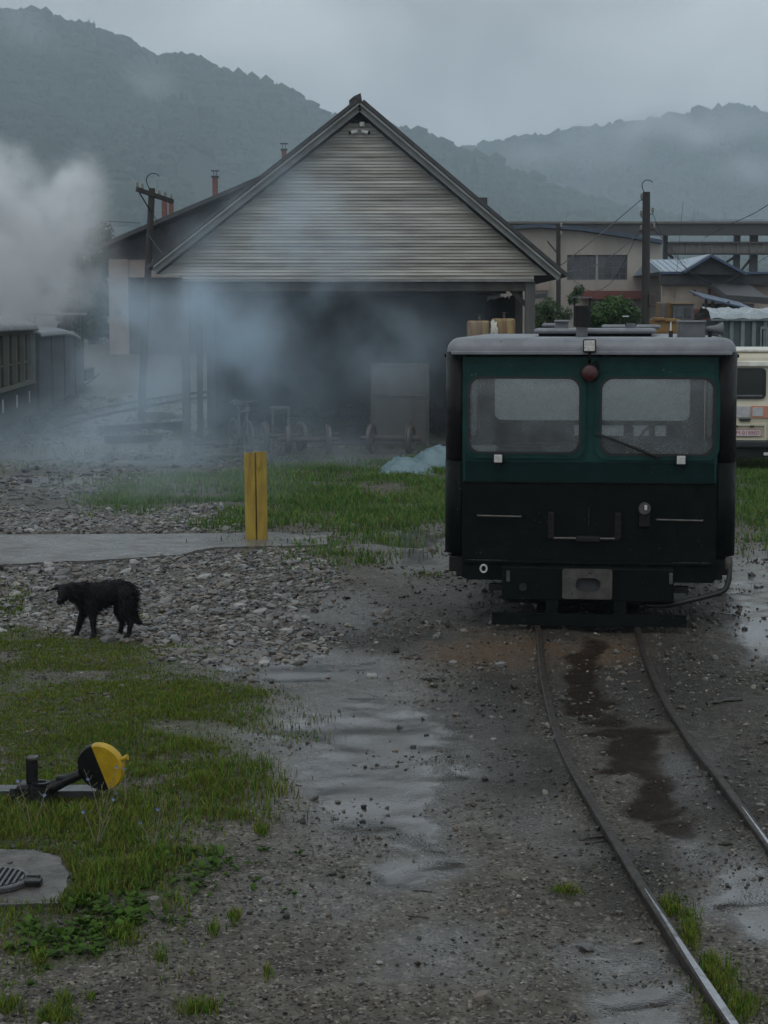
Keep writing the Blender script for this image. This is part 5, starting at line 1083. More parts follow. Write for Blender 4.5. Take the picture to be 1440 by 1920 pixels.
text_mesh('MM 018903', .095, 'plate_red', 'plate_lettering', pl, (vx(1401), -.057, vz(811.5)), (R(90), 0, 0), .47)
bp_ = vb(MB().rbox((0, -.10, vz(832)), (1.66, .16, .13), .03), 'rear_bumper', 'plastic_black'); vb(MB().box((0, .3, vz(848)), (1.5, .5, .18)), 'underbody', 'plastic_black'); vb(MB().rbox((vx(1438), -.16, vz(850)), (.08, .08, .05), .01), 'tow_hook', 'steel_white')
for s in (-1, 1):
    for yy in (.7, 3.6): w = vb(MB().lathe([(.1, -.11), (.31, -.11), (.36, -.08), (.36, .08), (.31, .11), (.1, .11)], (s * .70, yy, .36), 'X', 26), 'wheel', 'rubber', smooth=True); vb(MB().lathe([(.05, -.115), (.2, -.115), (.2, .115), (.05, .115)], (s * .70, yy, .36), 'X', 20), 'rim', 'grey_metal', w)
# ------------------------------------------------------------------ teal ribbed wagon under a sheeted roof
mat('teal_paint', (.065, .095, .105), .5, scale=3, col2=(.045, .065, .072)); mat('teal_rib', (.16, .20, .205), .5, scale=4); mat('plastic_sheet', (.32, .37, .39), .25, scale=3, col2=(.20, .24, .26), bump=.6, bscale=9, rvar=.12)
YW = 40.5; a = P(1336, 600, YW); zt_ = P(0, 600, YW).z; WG = empty('goods_wagon', (a.x + 2, YW, 0), 0, 'teal ribbed goods wagon with crinkled grey plastic sheet on its roof', 'wagon')
x1 = a.x + 3.6
MB().b2((a.x + .06, YW, .6), (x1, YW + 2.0, zt_)).build('body', 'teal_paint', WG)
for k in range(14):
    x = a.x + .12 + k * .235; MB().b2((x, YW - .06, .62), (x + .08, YW - .002, zt_ - .02)).build('rib', 'teal_rib', WG)
p = P(1430, 640, YW); dr = MB().plate(rrect(P(1424, 630, YW).x, P(1438, 630, YW).x, P(0, 655, YW).z, P(0, 612, YW).z, .03), [rrect(P(1427, 630, YW).x, P(1435, 630, YW).x, P(0, 650, YW).z, P(0, 617, YW).z, .02)], YW - .09, YW - .05).build('door_frame', 'teal_rib', WG)
nx_, ny_ = 44, 16; mb = MB()
for j in range(ny_ + 1):
    for i in range(nx_ + 1):
        u = i / nx_; w = j / ny_; x = a.x - .05 + (x1 + .1 - a.x) * u; yy = YW - .15 + 2.3 * w; arch = math.sin(math.pi * min(max(w, 0), 1)) ** .5
        z = zt_ + .02 + .22 * arch + (random.random() - .5) * .05 * (0.3 + arch) + .025 * math.sin(u * 46 + 4 * w); mb.v.append((x + random.uniform(-.02, .02), yy, z))
for j in range(ny_):
    for i in range(nx_): k = j * (nx_ + 1) + i; mb.f.append((k, k + 1, k + nx_ + 2, k + nx_ + 1))
mb.build('roof_sheet', 'plastic_sheet', WG, smooth='all'); MB().b2((a.x - .06, YW - .14, zt_ - .015), (x1 + .1, YW - .09, zt_ + .025)).build('roof_edge', 'teal_rib', WG)
for k in (.6, 2.8): MB().lathe([(.06, -.05), (.3, -.05), (.3, .05), (.06, .05)], (a.x + k, YW + .6, .32), 'Y', 22).build('wheel', 'black_iron', WG)
MB().b2((a.x + .1, YW + .1, .42), (x1, YW + .3, .6)).build('sole_bar', 'black_iron', WG)

# ------------------------------------------------------------------ train in the smoke at left
mat('coach_cream', (.21, .22, .18), .55, scale=4, col2=(.155, .16, .135)); mat('coach_green', (.018, .034, .040), .55, scale=3, col2=(.022, .036, .042)); mat('coach_roof', (.22, .24, .26), .5, scale=3, col2=(.15, .165, .18)); mat('dark_wagon', (.026, .030, .036), .7, scale=4, col2=(.04, .042, .046))
def train_pt(D): return Vector((-4.83 - .073 * D, D, float(base_rise(np.array(0.), np.array(D)))))
tyaw = math.atan(.073)
def on_train(D0, name, lab, cat, grp=None): p = train_pt(D0); return empty(name, (p.x, p.y, p.z), tyaw, lab, cat, grp)
LW = -1.75      # wagon width to the left of its near side
co = on_train(36.0, 'passenger_carriage', 'dark green carriage with cream framed windows at the left edge', 'carriage'); L0, L1 = 0, 8.4
def cb(mb, name, m, par=None, smooth=False): return mb.build(name, m, par or co, smooth=smooth, local=True)
zw0, zw1, zr = 1.20, 2.25, 2.36
cb(MB().b2((LW, L0, .45), (0, L1, zw0)), 'lower_body', 'coach_green')
cb(MB().b2((LW, L0, zw1), (0, L1, zr)), 'top_rail', 'coach_cream'); cb(MB().b2((-.02, L0, zw0 - .07), (.035, L1 + .02, zw0 + .02)), 'waist_rail', 'coach_cream')
for k in range(6):
    y = L0 + .42 + k * 1.45; pn = cb(MB().b2((-.07, y, zw0 + .02), (.030, y + .12, zw1)), 'window_post', 'coach_cream')
    if k < 5: w = cb(MB().b2((-.075, y + .12, zw0 + .03), (-.068, y + 1.45, zw1 - .01)), 'window', 'dim_glass'); cb(MB().b2((-.08, y + .12, zw0 + .42), (-.055, y + 1.45, zw0 + .45)), 'glazing_bar', 'coach_cream', w)
cb(MB().b2((-.10, L1 - .26, zw0 - .06), (.03, L1 + .015, zw1 + .02)), 'corner_post', 'coach_cream'); cb(MB().b2((LW, L1 - .05, zw0), (-.10, L1, zw1)), 'end_wall', 'coach_green'); cb(MB().b2((LW, L0, zw0), (LW + .05, L1, zw1)), 'far_side', 'coach_green')
def arch_roof(y0, y1, zb, h, over, drop=0.0):
    mb = MB(); ns = 12; na = 14
    for j in range(ns + 1):
        t = j / ns; y = y0 + (y1 - y0) * t; dd = drop * max(0, (t - .55) / .45) ** 2
        for i in range(na + 1): q = math.pi * i / na; mb.v.append((LW / 2 + (-LW / 2 + over) * math.cos(q), y, zb + h * math.sin(q) ** .8 - dd))
        for i in range(na + 1): q = math.pi * i / na; mb.v.append((LW / 2 + (-LW / 2 + over - .02) * math.cos(q), y, zb - .03 + (h - .02) * math.sin(q) ** .8 - dd))
    m = 2 * (na + 1)
    for j in range(ns):
        for i in range(na):
            k = j * m + i; mb.f += [(k, k + 1, k + m + 1, k + m), (k + na + 1, k + m + na + 1, k + m + na + 2, k + na + 2)]
        mb.f += [(j * m, j * m + m, j * m + m + na + 1, j * m + na + 1), (j * m + na, j * m + 2 * na + 1, (j + 1) * m + 2 * na + 1, (j + 1) * m + na)]
    for j in (0, ns):
        for i in range(na): k = j * m + i; mb.f.append((k, k + 1, k + na + 2, k + na + 1))
    return mb
cb(arch_roof(L0, L1 + .1, zr, .26, .12), 'roof', 'coach_roof', smooth=True)
pp = cb(MB().lathe([(.055, zr), (.055, zr + .52), (.07, zr + .52), (.07, zr + .58)], (-.62, L1 - 2.8, 0), 'Z', 12), 'stove_pipe', 'black_iron')
for k in range(3):
    for off in (.06,): cb(MB().b2((.002, L1 - 1.2 - k * 2.4, .72), (.012, L1 - 1.0 - k * 2.4, .98)), 'notice_plate', 'steel_white')
for yy in (1.2, 2.4, 6.0, 7.2): cb(MB().lathe([(.06, -.05), (.3, -.05), (.3, .05), (.06, .05)], (-.42, yy, .33), 'X', 20), 'wheel', 'black_iron')
cb(MB().b2((-.3, .4, .32), (-.2, L1 - .3, .46)), 'sole_bar', 'black_iron')
gw = on_train(44.9, 'covered_wagon', 'dark covered wagon with pale curved roof coupled behind the carriage', 'wagon')
def gb(mb, name, m, smooth=False): return mb.build(name, m, gw, smooth=smooth, local=True)
gb(MB().b2((LW, 0, .5), (0, 10, 2.2)), 'body', 'dark_wagon')
for k in range(26): gb(MB().b2((.002, .05 + k * .385, .52), (.022, .05 + k * .385 + .35, 2.18)), 'side_board', 'dark_wagon')
for k in (0, 3.2, 6.6, 9.9): gb(MB().b2((.023, k, .45), (.06, k + .1, 2.2)), 'stanchion', 'black_iron')
gb(arch_roof(-.1, 10.4, 2.2, .22, .16, .16), 'roof', 'coach_roof', smooth=True); gb(MB().b2((-.3, .2, .32), (-.2, 9.8, .5)), 'sole_bar', 'black_iron')
for yy in (1.2, 2.4, 7.6, 8.8): gb(MB().lathe([(.06, -.05), (.3, -.05), (.3, .05), (.06, .05)], (-.42, yy, .33), 'X', 20), 'wheel', 'black_iron')
lo = on_train(56.0, 'steam_locomotive', 'black steam locomotive half hidden in its own smoke', 'locomotive')
def lb(mb, name, m='black_iron', smooth=False): return mb.build(name, m, lo, smooth=smooth, local=True)
lb(MB().b2((LW + .1, 0, .45), (-.05, 2.0, 1.5)), 'tender', 'dark_wagon'); lb(MB().b2((LW + .15, 2.1, .5), (-.1, 3.6, 1.5)), 'cab', 'dark_wagon')
for x in (-.12, LW + .17):
    for yy in (2.12, 3.5): lb(MB().b2((x - .03, yy, 1.5), (x + .03, yy + .07, 2.5)), 'cab_post')
lb(MB().rbox((LW / 2, 2.85, 2.55), (1.75, 1.8, .08), .03), 'cab_roof', 'coach_roof'); lb(MB().lathe([(.3, 0), (.5, .05), (.5, 3.2), (.46, 3.3)], (LW / 2, 3.6, 1.45), 'Y', 24), 'boiler', smooth=True)
lb(MB().lathe([(.14, 1.85), (.14, 2.5), (.26, 2.75), (.2, 2.8)], (LW / 2, 6.5, 0), 'Z', 18), 'smokestack', smooth=True); lb(MB().lathe([(.2, 1.9), (.2, 2.2), (.12, 2.3)], (LW / 2, 5.2, 0), 'Z', 16), 'steam_dome', smooth=True)
lb(MB().b2((LW + .1, 3.6, .5), (-.05, 7.0, .85)), 'running_board')
for yy in (.5, 1.5, 3.9, 4.8, 5.7, 6.5): lb(MB().lathe([(.06, -.05), (.36, -.05), (.36, .05), (.06, .05)], (-.42, yy, .38), 'X', 22), 'wheel')
lb(MB().tube([(-.02, .1, 1.55), (-.02, .1, 2.1), (-.02, 1.9, 2.1), (-.02, 1.9, 1.55)], .025, 6), 'hand_rail')

# ------------------------------------------------------------------ yellow post
mat('yellow_post_paint', (.44, .31, .045), .5, scale=5, col2=(.25, .16, .035), streak=(2, 2, .4), bump=.2, bscale=18, specks=.05)
YP = G(482, 1016).y; b0 = P(482, 1016, YP); pt = empty('yellow_post', (b0.x, YP, 0), R(8), 'yellow steel post of two joined channels standing on concrete strip', 'post')
def uchan(x0, x1, h, lean, d=.13, dz=0):      # a channel with its flanges turned to the back and a rolled edge
    mb = MB(); w = x1 - x0; pr = [(x0 + .012, 0), (x1 - .012, 0), (x1, .012), (x1, d), (x1 - .012, d), (x1 - .012, .02), (x0 + .012, .02), (x0 + .012, d), (x0, d), (x0, .012)]; n = len(pr)
    for z, k in ((-.06, 0), (h, lean)): mb.v += [(x + k, y, z + (dz * (x - x0) / w if z > 0 else 0)) for x, y in pr]
    mb.f = [(i, (i + 1) % n, n + (i + 1) % n, n + i) for i in range(n)] + [tuple(range(n)), tuple(range(n, 2 * n))]; return mb
hP = P(0, 849, YP).z
uchan(-.125, -.006, hP - .005, -.012, .14, .012).build('channel', 'yellow_post_paint', pt, local=True); uchan(.006, .128, hP + .008, -.012, .14, .006).build('channel', 'yellow_post_paint', pt, local=True)
MB().b2((-.0055, .06, -.05), (.0055, .10, hP - .05)).build('weld_seam', 'rusty_iron', pt, local=True)
hk = MB().tube(smooth_path([(.026, -.004, hP - .20), (.024, -.02, hP - .17), (.03, -.012, hP - .12), (.034, -.006, hP - .085)], 3), [.012] * 9 + [.005], 6).build('hook', 'yellow_post_paint', pt, local=True)
MB().lathe([(.013, -.006), (.013, .002)], (-.075, -.001, hP - .10), 'Y', 8).build('bolt', 'yellow_post_paint', pt, local=True)
MB().b2((-.125, .139, .3), (.128, .15, .5)).build('tie_plate', 'yellow_post_paint', pt, local=True)

# ------------------------------------------------------------------ switch lever with half yellow, half black disc
mat('signal_yellow', (.50, .33, .012), .45, scale=9, col2=(.36, .225, .012), bump=.2, specks=.05); mat('wet_black', (.008, .009, .010), .32, scale=8, col2=(.014, .014, .014), rvar=.12, bump=.15, spec=.22)
YD = 10.05; gD = P(75, 1520, YD); SWT = empty('switch_lever', (gD.x, YD, 0), 0, 'black iron switch lever with round weight painted half yellow and half black', 'switch lever')
def D(px, py, dy=0.0): return P(px, py, YD + dy)
MB().tube([D(74, 1524), D(75, 1500), D(76, 1471)], [.085, .072, .066], 16).build('pivot_drum', 'wet_black', SWT, smooth=True)
c = D(77, 1470); MB().lathe([(.05, 0), (.05, .012), (.03, .013), (.028, .002)], c, 'Z', 18).build('drum_rim', 'wet_black', SWT, smooth=True)
MB().rbox(D(60, 1444, .02), (.062, .05, .155), .015).build('lock_arm', 'wet_black', SWT); MB().rbox(D(62, 1421, .02), (.055, .06, .02), .006).build('arm_cap', 'worn_steel', SWT)
MB().rbox(D(57, 1490, .05), (.13, .16, .14), .02).build('stand', 'wet_black', SWT)
MB().tube([D(92, 1478), D(118, 1466), D(150, 1452)], [.036, .03, .026], 10).build('lever_arm', 'wet_black', SWT, smooth=True); MB().rbox(D(114, 1462, .0), (.05, .05, .05), .012).build('arm_collar', 'wet_black', SWT)
dc = D(190, 1437); rD = .131
rot = Matrix.Rotation(R(-16), 3, 'Z') @ Matrix.Rotation(R(10), 3, 'X')
def disc(a0, a1, name, m, inset=0.0):
    mb = MB(); n = 22; pr = [(math.cos(R(a0 + (a1 - a0) * k / n)), math.sin(R(a0 + (a1 - a0) * k / n))) for k in range(n + 1)]
    for (k, y) in ((.955, -.026), (1.0, -.016), (1.0, .018), (.955, .026)): mb.v += [tuple(rot @ Vector((x * k * rD, y, z * k * rD)) + dc) for x, z in pr]
    N1 = n + 1
    for j in range(3): mb.f += [(j * N1 + i, j * N1 + i + 1, (j + 1) * N1 + i + 1, (j + 1) * N1 + i) for i in range(n)]
    mb.f += [tuple(reversed(range(N1))), tuple(3 * N1 + i for i in range(N1)), (0, N1, 2 * N1, 3 * N1, 4 * N1 - 1, 3 * N1 - 1, 2 * N1 - 1, N1 - 1)]
    return mb.build(name, m, SWT)
disc(-70, 106, 'yellow_half', 'signal_yellow'); disc(106.3, 289.7, 'black_half', 'wet_black')
MB().tube([rot @ Vector((.118, 0, .045)) + dc, rot @ Vector((.150, 0, .062)) + dc, rot @ Vector((.158, 0, .064)) + dc], [.012, .014, .016], 8).build('handle_stub', 'signal_yellow', SWT)
mat('wet_steel', (.085, .088, .09), .34, scale=7, col2=(.045, .045, .048), metal=.3, rvar=.1)
a = D(-60, 1512, .1); b = D(185, 1507, .16); MB().b2((a.x, YD + .05, .015), (b.x, YD + .19, .055)).build('base_plate', 'wet_steel', SWT)
MB().tube([D(24, 1512), D(25, 1490), D(25, 1478)], [.03, .026, .018], 10).build('bolt', 'wet_black', SWT); MB().lathe([(.035, 0), (.035, .03)], D(24, 1500), 'Z', 6).build('nut', 'wet_black', SWT)
MB().rbox(D(20, 1519, -.04), (.18, .1, .06), .01).build('rod_bracket', 'wet_black', SWT)

# ------------------------------------------------------------------ manhole with lid
mat('cast_iron', (.10, .10, .105), .32, scale=14, col2=(.06, .06, .062), metal=.4, rvar=.12)
mat('muddy_concrete', (.105, .097, .086), .45, scale=7, col2=(.042, .037, .031), bump=.5, bscale=30, rvar=.2)
MATS['wet_concrete'] = MATS['muddy_concrete']
slab('manhole_surround', [(-260, 1588), (0, 1592), (60, 1593), (112, 1607), (130, 1640), (124, 1672), (108, 1692), (40, 1696), (-260, 1700)], .018, 'muddy concrete surround of the manhole lid', thick=.08)
mc = G(-22, 1650, .034); MH = empty('manhole_lid', (mc.x, mc.y, .018), 0, 'ribbed round cast iron manhole lid with a hinge lug at lower left', 'manhole lid')
MB().lathe([(.188, .0), (.188, .018), (.182, .024), (.168, .024), (.166, .014), (.01, .014)], mc - Vector((0, 0, .012)), 'Z', 40).build('rim', 'cast_iron', MH, smooth=True)
for k in range(-6, 7):
    x = k * .026; h = math.sqrt(max(.001, .160 ** 2 - x * x)); MB().rbox((mc.x + x, mc.y, mc.z + .010), (.013, 2 * h, .014), .004).build('rib', 'cast_iron', MH)
MB().rbox((mc.x + .205, mc.y - .025, mc.z - .005), (.085, .07, .035), .006).build('hinge_lug', 'wet_black', MH); MB().tube([(mc.x + .17, mc.y + .02, mc.z + .012), (mc.x + .235, mc.y + .012, mc.z + .015)], .006, 6).build('hinge_pin', 'wet_black', MH)

# ------------------------------------------------------------------ blue sheets, planks, sticks
mat('pale_blue_sheet', (.15, .225, .25), .4, scale=5, col2=(.10, .165, .19), bump=.8, bscale=7)
def heap(c, rx_, ry_, h, lab, sd):
    mb = MB(); nx, ny = 26, 18; r = np.random.default_rng(sd)
    for j in range(ny + 1):
        for i in range(nx + 1):
            u, w = i / nx * 2 - 1, j / ny * 2 - 1; d = math.sqrt(u * u + w * w * .9); z = h * max(0, 1 - d ** 2.2) * (.75 + .6 * float(fbm(np.array(u * 2.2 + sd), np.array(w * 2.2), 3))) + .02 * math.sin(u * 17 + 5 * w) * max(0, 1 - d)
            mb.v.append((c.x + u * rx_ + r.normal(0, .012), c.y + w * ry_ + r.normal(0, .012), max(z, -.03)))
    for j in range(ny):
        for i in range(nx): k = j * (nx + 1) + i; mb.f.append((k, k + 1, k + nx + 2, k + nx + 1))
    o = mb.build('plastic_sheet', 'pale_blue_sheet', smooth='all'); o.modifiers.new('thick', 'SOLIDIFY').thickness = .012; tag(o, lab, 'sheet')
heap(P(762, 885, 32.5), .46, .6, .24, 'crumpled pale blue plastic sheet lying in the grass farther from railcar', 1); heap(P(818, 880, 33.5), .46, .6, .36, 'higher pale blue plastic sheet heap next to railcar side', 2)
mat('wet_wood', (.030, .024, .020), .45, scale=8, col2=(.02, .017, .015), streak=(.3, 2, 2), bump=.4)
def stick(a, b, w, lab, h=None, name='wood_scrap'):
    p, q = G(*a), G(*b); p.z = gz(p.x, p.y) + w * .4; q.z = gz(q.x, q.y) + w * .4; m = (p + q) / 2
    mb = MB(); d = (q - p); n = 7; pts = [p + d * k / (n - 1) + Vector((0, random.gauss(0, w * .15), random.gauss(0, w * .08))) for k in range(n)]
    mb.tube(pts, [w * .5 * random.uniform(.8, 1.1) for _ in range(n)], 6, flat=.7); tag(mb.build(name, 'wet_wood'), lab, 'wood', 'wood scraps on the mud')
stick((1325, 1317), (1390, 1315), .045, 'thick dark wet wood scrap lying right of the rails'); stick((410, 1758), (500, 1775), .012, 'thin dark stick lying at the edge of near grass'); stick((788, 1276), (828, 1274), .02, 'short dark stick on the mud left of the rails'); stick((1085, 1568), (1130, 1562), .022, 'dark splinter touching the left rail'); stick((1098, 1576), (1140, 1572), .018, 'second dark splinter just below the one touching left rail')
stick((775, 1676), (810, 1680), .010, 'thin twig on the wet streak in the middle'); stick((760, 1722), (805, 1730), .008, 'thin twig below the wet streak in the middle'); stick((890, 1247), (915, 1250), .02, 'small dark wood chip before the railcar'); stick((330, 1012), (470, 1016), .02, 'thin lath lying on concrete strip left of yellow post'); stick((150, 770), (178, 784), .12, 'stub of timber beside the siding in smoke')
for (x0, y0, x1, y1, lab) in ((190, 810, 345, 800, 'long dark timber baulk lying before the left shed post'), (200, 830, 300, 826, 'shorter timber baulk lying nearest in the smoky yard')):
    p, q = Gr(x0, y0), Gr(x1, y1); p.z += .06; q.z += .06; tag(MB().bar(p, q, .2, .16).build('timber_baulk', 'old_timber'), lab, 'timber', 'baulks in the smoky yard')

# ------------------------------------------------------------------ bushes, tree and blue chicory
attr_mat('shrub_leaves', .5, .4, .3)
def leaf_mass(name, lab, cat, clumps, n, leaf, col, base, trunk_r=.03, sd=1, dark=.5):
    r = np.random.default_rng(sd); T = empty(name, base, 0, lab, cat); V = []; tone = []
    cl = np.array([[*c[:3]] for c in clumps]); rad = np.array([c[3] for c in clumps]); pick = r.choice(len(clumps), n, p=rad ** 2 / (rad ** 2).sum())
    d = r.normal(0, 1, (n, 3)); d /= np.linalg.norm(d, axis=1)[:, None]; rr = rad[pick] * r.uniform(.35, 1.08, n) ** .6; rr *= .8 + .5 * vnoise(d[:, 0] * 2.5 + pick, d[:, 2] * 2.5)
    c = cl[pick] + d * rr[:, None]; u = r.normal(0, 1, (n, 3)); u /= np.linalg.norm(u, axis=1)[:, None]; w = np.cross(u, d); w /= np.linalg.norm(w, axis=1)[:, None] + 1e-6
    s = leaf * r.uniform(.6, 1.4, n)[:, None]
    V = np.stack([c - u * s, c + w * s * .45, c + u * s, c - w * s * .45], 1).reshape(-1, 3); Fq = np.arange(4 * n).reshape(-1, 4)
    t = np.array([col]) * r.uniform(.6, 1.5, (n, 1)) * (.75 + .5 * r.random(len(clumps))[pick][:, None])
    V = V - np.array(base); np_mesh('crown', V, Fq, 'shrub_leaves', tone=np.repeat(t, 4, 0), parent=T)
    b = Vector(base)
    for k in range(min(6, len(clumps))):
        q = Vector(clumps[k][:3]); m = (b + q) / 2 + Vector((r.normal(0, .05), r.normal(0, .05), .1)); MB().tube([b, m, q], [trunk_r, trunk_r * .7, trunk_r * .3], 6).build('trunk' if k == 0 else 'branch', 'pole_wood', T)
def clumps_px(L, Y): return [(*P(a, b, Y + random.uniform(-.5, .5)), r * Y / F) for a, b, r in L]
Yb = 46.0
leaf_mass('shrub', 'bright green leafy shrub behind the railcar exhaust stack', 'shrub', clumps_px([(1120, 590, 24), (1150, 580, 24), (1170, 585, 22), (1135, 605, 26), (1180, 605, 20), (1105, 605, 18), (1190, 590, 14), (1150, 640, 40)], Yb), 5200, .055, (.055, .115, .030), tuple(P(1145, 800, Yb)), sd=2)
leaf_mass('shrub', 'dim green shrub between shed post and thin pole', 'shrub', clumps_px([(1015, 585, 18), (1030, 575, 16), (1025, 605, 22), (1045, 600, 16), (1060, 590, 14), (1005, 610, 14), (1075, 560, 12), (1085, 545, 10), (1030, 650, 30)], 56.0), 3600, .06, (.060, .100, .040), tuple(Vector((P(1030, 700, 56).x, 56, float(base_rise(np.array(0.), np.array(56.)))))), sd=3)
leaf_mass('broadleaf_tree', 'dark leafy tree half hidden by the smoke at left', 'tree', clumps_px([(185, 450, 30), (170, 490, 36), (195, 500, 30), (160, 540, 36), (190, 560, 34), (140, 590, 34), (175, 610, 36)], 95.0), 5200, .14, (.030, .060, .030), tuple(Vector((P(175, 600, 95).x, 95, float(base_rise(np.array(0.), np.array(95.)))))), trunk_r=.14, sd=4)
mat('chicory_blue', (.20, .25, .46), .6, scale=20); mat('dry_stem', (.16, .15, .10), .8, scale=20)
CH = [(190, 1530, 'chicory plant with blue flowers standing before the black and yellow disc'), (285, 1600, 'tall blue chicory plant in the middle of the grass bank'), (232, 1520, 'blue flowering chicory just right of the disc'), (60, 1560, 'small chicory with blue flowers under the switch stand'), (180, 1590, 'bushy chicory stems below the switch lever')]
for i, (px, py, lab) in enumerate(CH):
    r = random.Random(40 + i); g = G(px, py); g.z = gz(g.x, g.y); pl_ = empty('chicory_plant', g, 0, lab, 'plant', 'chicory in the grass bank')
    for s in range(4 if i != 3 else 3):
        a = r.uniform(0, 6.28); l = r.uniform(.14, .28); p1 = Vector((math.cos(a) * .04, math.sin(a) * .04, l * .5)); p2 = p1 + Vector((math.cos(a + .5) * .05, math.sin(a + .5) * .05, l * .5))
        st = MB().tube([(0, 0, -.01), tuple(p1), tuple(p2)], [.0028, .002, .0013], 5)
        for k in range(4): q = p1.lerp(p2, k / 4); st.tube([tuple(q), tuple(q + Vector((r.gauss(0, .025), r.gauss(0, .025), .03)))], [.0015, .001], 4)
        so = st.build('stem', 'dry_stem' if s % 2 else 'weed_stem' if 'weed_stem' in MATS else 'dry_stem', pl_, local=True)
        if s < 2:
            fm = MB(); c = p2 if s else p1.lerp(p2, .6)
            for k in range(9):
                b = 2 * math.pi * k / 9; e = Vector((math.cos(b), -.5, math.sin(b))).normalized(); sd_ = Vector((-math.sin(b), 0, math.cos(b)))
                fm.raw([c, c + e * .007 + sd_ * .0022, c + e * .011, c + e * .007 - sd_ * .0022], [(0, 1, 2, 3)])
            fm.build('flower', 'chicory_blue', so, local=True)

# ------------------------------------------------------------------ black dog
mat('dog_fur', (.007, .0075, .009), .75, scale=30, col2=(.011, .011, .012), bump=.6, bscale=70, spec=.2)
DGY = 15.4; k_ = DGY / F
gp = P(185, 1200, DGY)
def dog():
    def pt(px, py, dy=0.0): p = P(px, py, DGY + dy); return Vector((p.x, p.y, p.z))
    ch = []      # chains of (px, py, depth offset, radius px)
    ch.append([(148, 1116, -.02, 17), (160, 1118, 0, 20), (172, 1121, 0, 23), (188, 1117, 0, 21), (205, 1113, 0, 19), (222, 1112, 0, 20), (236, 1115, 0, 18), (244, 1120, 0, 14)])
    ch.append([(160, 1132, 0, 17), (172, 1136, 0, 16), (186, 1131, 0, 14), (202, 1126, 0, 12), (216, 1125, 0, 13)])
    ch.append([(160, 1116, -.02, 18), (146, 1114, -.05, 16), (134, 1112, -.08, 14.5), (124, 1114, -.10, 13)])
    ch.append([(124, 1112, -.10, 13), (119, 1119, -.125, 10.5), (115, 1127, -.145, 8), (112.5, 1132, -.155, 6.3)])
    ch.append([(118, 1124, -.13, 8), (115, 1131, -.14, 6.5)])
    ch.append([(118, 1105, -.08, 6), (109, 1106, -.07, 4.6), (101, 1108, -.06, 3.2), (95, 1110.5, -.05, 1.6)])
    ch.append([(131, 1102, -.13, 6), (136, 1106, -.16, 5), (139, 1114, -.175, 3.8), (140, 1121, -.175, 2)])
    ch.append([(162, 1138, .07, 11), (157, 1152, .07, 8.5), (151, 1166, .07, 6.6), (147, 1181, .07, 5.2), (144, 1192, .07, 4.8), (140, 1196, .06, 4.6), (136.5, 1197.5, .05, 3.8)])
    ch.append([(170, 1136, -.07, 12), (173, 1152, -.07, 8.8), (174.5, 1166, -.07, 6.8), (175, 1182, -.07, 5.2), (177, 1193, -.07, 5.0), (175, 1199, -.085, 5.2), (171, 1201, -.10, 4)])
    ch.append([(236, 1120, .06, 16), (228, 1138, .06, 13), (221, 1150, .05, 9), (226, 1161, .06, 6.8), (229.5, 1172, .06, 5.4), (227, 1183, .06, 4.8), (225, 1193, .06, 4.8), (220, 1196, .05, 4)])
    ch.append([(238, 1120, -.07, 17), (237, 1138, -.08, 14), (233, 1152, -.09, 9.5), (239, 1164, -.08, 7), (245, 1174, -.08, 5.4), (243, 1184, -.08, 4.9), (241, 1194, -.08, 5), (236, 1197.5, -.09, 4.2)])
    ch.append([(247, 1124, 0, 9), (250, 1138, .0, 7.5), (250, 1152, -.01, 7.5), (254, 1164, -.01, 7.5), (260, 1170, -.01, 6), (265, 1173, -.01, 2.5)])
    bm = bmesh.new(); bmesh.ops.create_icosphere(bm, subdivisions=2, radius=1); bm.verts.index_update(); iv = np.array([q.co[:] for q in bm.verts]); fi = [[q.index for q in t.verts] for t in bm.faces]; bm.free()
    V = []; Fq = []
    for c in ch:
        for a, b in zip(c[:-1], c[1:]):
            n = max(3, int(math.hypot(a[0] - b[0], a[1] - b[1]) / 2.2))
            for j in range(n + 1):
                t = j / n; q = [a[i] + (b[i] - a[i]) * t for i in range(4)]; p = pt(*q[:3]); o = len(V); r_ = q[3] * k_ * (1.10 if q[3] > 10 else 1.04)
                V += (iv * r_ * np.array([1, .92, 1]) + np.array(p)).tolist(); Fq += [[x + o for x in f] for f in fi]
    base = np.array([gp.x, DGY, 0.0]); V = (np.array(V) - base)
    me = bpy.data.meshes.new('tmp'); me.from_pydata(V.tolist(), [], Fq); t = bpy.data.objects.new('tmp', me); COL.objects.link(t)
    m = t.modifiers.new('r', 'REMESH'); m.mode = 'VOXEL'; m.voxel_size = .007; s = t.modifiers.new('s', 'SMOOTH'); s.factor = .5; s.iterations = 6
    dg = bpy.context.evaluated_depsgraph_get(); me2 = bpy.data.meshes.new_from_object(t.evaluated_get(dg)); bpy.data.objects.remove(t); bpy.data.meshes.remove(me)
    me2.name = 'dog_body'; me2.materials.clear(); me2.materials.append(MATS['dog_fur']); me2.polygons.foreach_set('use_smooth', [True] * len(me2.polygons))
    D_ = empty('dog', (gp.x, DGY, gz(gp.x, DGY) + .006), 0, 'shaggy black dog standing sideways on stones with its head turned and lowered', 'dog')
    o = bpy.data.objects.new('body', me2); COL.objects.link(o); o.parent = D_
    r = np.random.default_rng(5); nv = len(me2.vertices); co = np.empty(nv * 3); me2.vertices.foreach_get('co', co); co = co.reshape(-1, 3); no = np.empty(nv * 3); me2.vertices.foreach_get('normal', no); no = no.reshape(-1, 3)
    pk = r.choice(nv, min(nv, 9000), replace=False); pk = pk[co[pk, 2] > .03]; c, nn = co[pk], no[pk]; n = len(pk)
    legs = co[pk, 2] < .20; L = np.where(legs, .012, .028) * r.uniform(.5, 1.5, n); hd = (c[:, 0] < (P(130, 1110, DGY).x - gp.x)); L = np.where(hd, L * .5, L)
